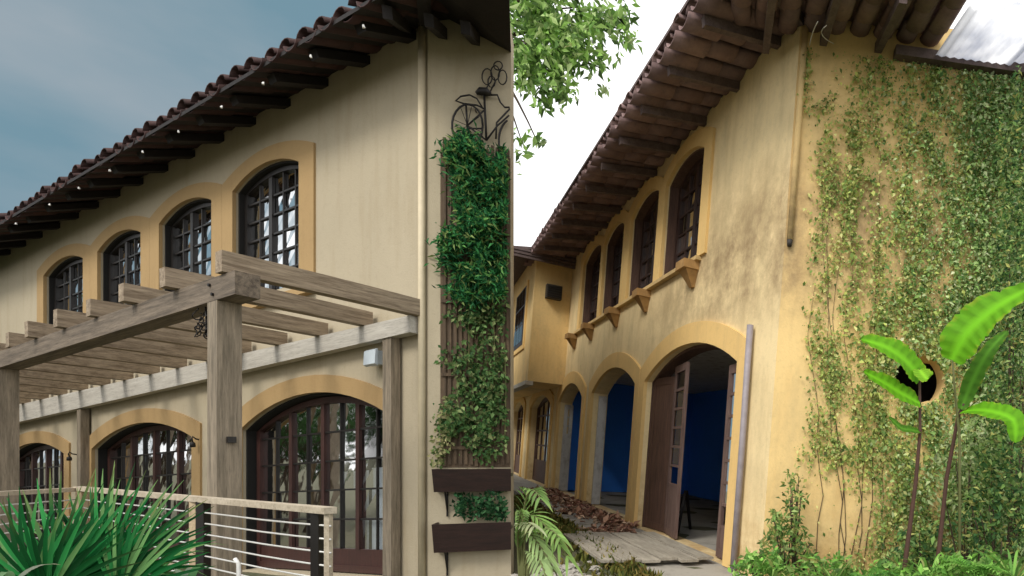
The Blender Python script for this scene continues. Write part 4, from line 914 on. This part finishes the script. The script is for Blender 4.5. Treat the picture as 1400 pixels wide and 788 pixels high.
def fern(px, py, depth, n, R, cols, name, label, up=1.0):
    c = at(px, py, depth); g = gz(c); T = thing(name, (c[0], c[1], g), label, 'fern'); base = np.array([c[0], c[1], c[2]])
    if c[2] > g+.03: mb = MB(); mb.tube([(c[0], c[1], g-.03), base], [.03, .02], 6); build(mb, 'stem', 'stem_green', WORLD, T, True)
    for i in range(n):
        a = random.uniform(math.pi*.95, math.pi*2.05) if i % 3 else random.uniform(0, 6.28); L = R*random.uniform(.7, 1.1); d = np.array([math.cos(a), math.sin(a)*.7, 0])
        M = curve(base, base+d*L*.4+[0, 0, L*.6*up], base+d*L+[0, 0, L*(.35*up-.25*random.random())], 16); sp_ = []
        col = np.array(random.choice(cols))*random.uniform(.8, 1.2); sx = np.cross(d, (0, 0, 1.)); sx /= np.linalg.norm(sx)
        for j in range(2, 16):
            f = j/15; l = R*.30*math.sin(math.pi*min(f*.9+.1, 1))**.7+.01
            for s_ in (-1, 1):
                e = M[j]+sx*s_*l+(M[j]-M[j-1])*.9+[0, 0, -.05*l]; sp_.append(([M[j], (M[j]+e)/2+[0, 0, .01], e], np.array([.008, .014, .001])*R*2.2, col*random.uniform(.85, 1.15), np.array([.05, .1, 1.])))
        sp_.append((M, .004, col*.7, np.array([0, .1, 1.]))); blades(sp_, 'frond', 'leaf', T, None, .1)
    return T
fern(1335, 792, 5.2, 11, .36, [(.17, .42, .07), (.24, .50, .10)], 'lime_fern', 'feathery lime green fern at the foot of the dark shrub')
shrub(1330, 782, 70, 22, 5.6, 520, .085, LM, 'weed_clump', 'lush lime weeds spreading round the lime fern', 'weeds')
shrub(1215, 786, 40, 16, 5.8, 260, .08, LM, 'weed_clump', 'low lime weeds at the feet of the red plant stems', 'weeds')
fern(1185, 800, 5.6, 8, .30, [(.12, .36, .06), (.16, .42, .09)], 'ground_fern', 'fresh green fern under the paired lime leaves')
for i, (x, y, d, N_, R_, lab) in enumerate(((1060, 800, 6.2, 26, .42, 'tall loose grass tuft growing beside the drain pipe'), (1140, 806, 5.9, 28, .40, 'arching lime grass tuft below the bare mustard patch'), (1270, 806, 5.7, 28, .46, 'long-bladed green tuft between the red plant stems'), (1385, 806, 5.3, 26, .50, 'tall strappy tuft growing beside the lime fern'))):
    tuft(x, y, d, N_, R_, .013, [(.22, .44, .09), (.32, .52, .14), (.14, .30, .07), (.42, .46, .16)], 'grass_tuft', lab, 'grass tuft', 1.3, 'tufts below the ivy wall')
# areca palm beside the walkway
c = at(716, 812, 4.2); g = gz(c); T = thing('areca_palm', (c[0], c[1], g), 'areca palm with pale arching fronds beside the leaf-strewn walkway', 'palm'); base = np.array([c[0], c[1], g])
for i, (x0, y0, x1, y1, x2, y2) in enumerate(((712, 760, 706, 650, 775, 760), (716, 760, 712, 690, 762, 788), (712, 770, 715, 640, 738, 680), (714, 770, 704, 700, 730, 720), (722, 775, 735, 700, 765, 735), (718, 775, 730, 730, 750, 800), (710, 775, 706, 720, 712, 700))):
    P0_, P1_, P2_ = at(x0, y0, 4.2), at(x1, y1, 4.15), at(x2, y2, 3.9-.05*i); M = [base]+curve(P0_, P1_, P2_, 14); sp_ = []
    col = np.array([(.26, .42, .12), (.40, .54, .24), (.18, .30, .09), (.54, .60, .34)][i % 4])
    for j in range(4, 15):
        tg = M[j]-M[j-1]; tg = tg/np.linalg.norm(tg); L = .26*(1-.4*abs(j-8)/8)
        for s_ in (-1, 1):
            e = M[j]+tg*L*.75+np.array([s_*.10, -.05, -.07])*L*3.2; 
            if pix(e)[0] < 703: e[0] += (703-pix(e)[0])/FP*4.2
            sp_.append((curve(M[j], (M[j]+e)/2+[0, 0, .03], e, 5), np.array([.005, .010, .010, .007, .001]), col*random.uniform(.75, 1.3), np.array([.1, -.4, 1.])))
    blades(sp_, 'frond', 'leaf', T, None, .2); mb = MB(); mb.tube(M, list(np.linspace(.013, .004, len(M))), 6); build(mb, 'stalk', 'stem_green', WORLD, T, True)

# ================================================================ walkway, boards, litter
mb = MB(); mb.box(-.6, 24, .002, 1.15, GW-.2, GW-.012); kind(build(mb, 'walkway', 'concrete', FR), 'structure')
BR = thing('board_ramp', FR.pt((2.4, .9, GW)), 'weathered grey board platform lying in front of the open doorway', 'boards')
for i in range(6):
    v0 = .12+i*.262; mb = MB(); z = GW+.05+random.uniform(-.008, .008); a0, a1 = 1.05+random.uniform(-.15, .1), 3.45+random.uniform(-.15, .25)
    mb.hexa([(a0, v0, z), (a1, v0, z), (a1, v0+.25, z), (a0, v0+.25, z), (a0, v0, z+.035), (a1, v0, z+.035), (a1, v0+.25, z+.035), (a0, v0+.25, z+.035)]); build(mb, 'board', 'board', FR, BR)
for u in (1.3, 3.1): build(MB().box(u, u+.08, .12, 1.68, GW-.01, GW+.041), 'bearer', 'board', FR, BR)
n = 1900; u = 3.4+rng.random(n)**.8*9.5; v = .05+np.abs(rng.standard_normal(n))*.38*(1+.3*np.sin(u*2)); v = np.where(u < 4.6, v+.25, v); k = v < 1.35; u, v = u[k], v[k]; n = len(u)
P = np.array([FR.pt(p) for p in np.stack([u, v, GW+rng.random(n)**2*.06*np.exp(-((v-.35)/.45)**2)], 1)])
kind(leaves('leaf_litter', P, rdir(n)*[1, 1, .35], rdir(n)*.4+ez, .15*(.5+rng.random(n)), .09*(.6+.7*rng.random(n)), tints(n, [(.36, .20, .13), (.46, .28, .19), (.22, .12, .08), (.55, .40, .28), (.40, .21, .16)]), 'dry_leaf', None, .2), 'stuff')
bpy.data.objects['leaf_litter']['label'] = 'drift of dry reddish brown leaves along the arcade'; bpy.data.objects['leaf_litter']['category'] = 'leaf litter'
n = 2600; u = .2+rng.random(n)*10; v = 1.2+np.abs(rng.standard_normal(n))*.35; P = np.array([FR.pt(p) for p in np.stack([u, v, np.full(n, GW-.03)], 1)])
kind(leaves('grass', P, rdir(n)*[.6, .6, .1]+[0, 0, .9], rdir(n), .13*(.4+rng.random(n)), .012, tints(n, [(.30, .26, .07), (.22, .24, .06), (.38, .30, .10), (.14, .18, .05)]), 'leaf', None, .25), 'stuff')
o = bpy.data.objects['grass']; o['label'] = 'yellowing grass verge along the walkway edge'; o['category'] = 'grass'
stone = None
for i in range(46):
    u, v = random.uniform(.2, 1.6), random.uniform(1.75, 2.9); r = random.uniform(.03, .09)
    if i % 8 == 0:
        mb = MB(); nv = []
        for (z, rr) in ((-.7, .55), (-.1, 1), (.45, .8), (.75, .3)):
            for k in range(7): a = k*6.283/7+z; nv.append((math.cos(a)*rr*random.uniform(.8, 1.15), math.sin(a)*rr*random.uniform(.8, 1.15), z*.7+random.uniform(-.08, .08)))
        mb.add(nv, [(j*7+k, j*7+(k+1) % 7, (j+1)*7+(k+1) % 7, (j+1)*7+k) for j in range(3) for k in range(7)]+[tuple(range(6, -1, -1)), tuple(range(21, 28))])
        stone = build(mb, 'rubble_stone', 'concrete', WORLD, None, origin=(0, 0, 0)); tag(stone, 'grey lump of rubble on the ground beside the boards', 'stone', 'rubble beside the boards'); o = stone; L = FR.pt((u, v, GW)); o.location = Vector(L)
    else: o = copy(stone, FR.pt((u, v, GW)))
    o.location.z = float(ground_z(o.location.x, o.location.y))+r*.25; o.scale = (r, r, r); o.rotation_euler = (random.uniform(-.3, .3), random.uniform(-.3, .3), random.uniform(0, 6))
# folding stand just inside the doorway
ST = thing('folding_stand', FR.pt((4.0, -.75, GW)), 'black folding stand leaning just inside the open doorway', 'stand')
for (a, b) in (((4.0, -.55, GW), (4.25, -.75, .62)), ((4.45, -1.0, GW), (4.25, -.77, .62)), ((4.25, -.55, GW), (4.3, -.70, .5))): build(MB().bar(a, b, .045, .045), 'leg', 'black_iron', FR, ST)
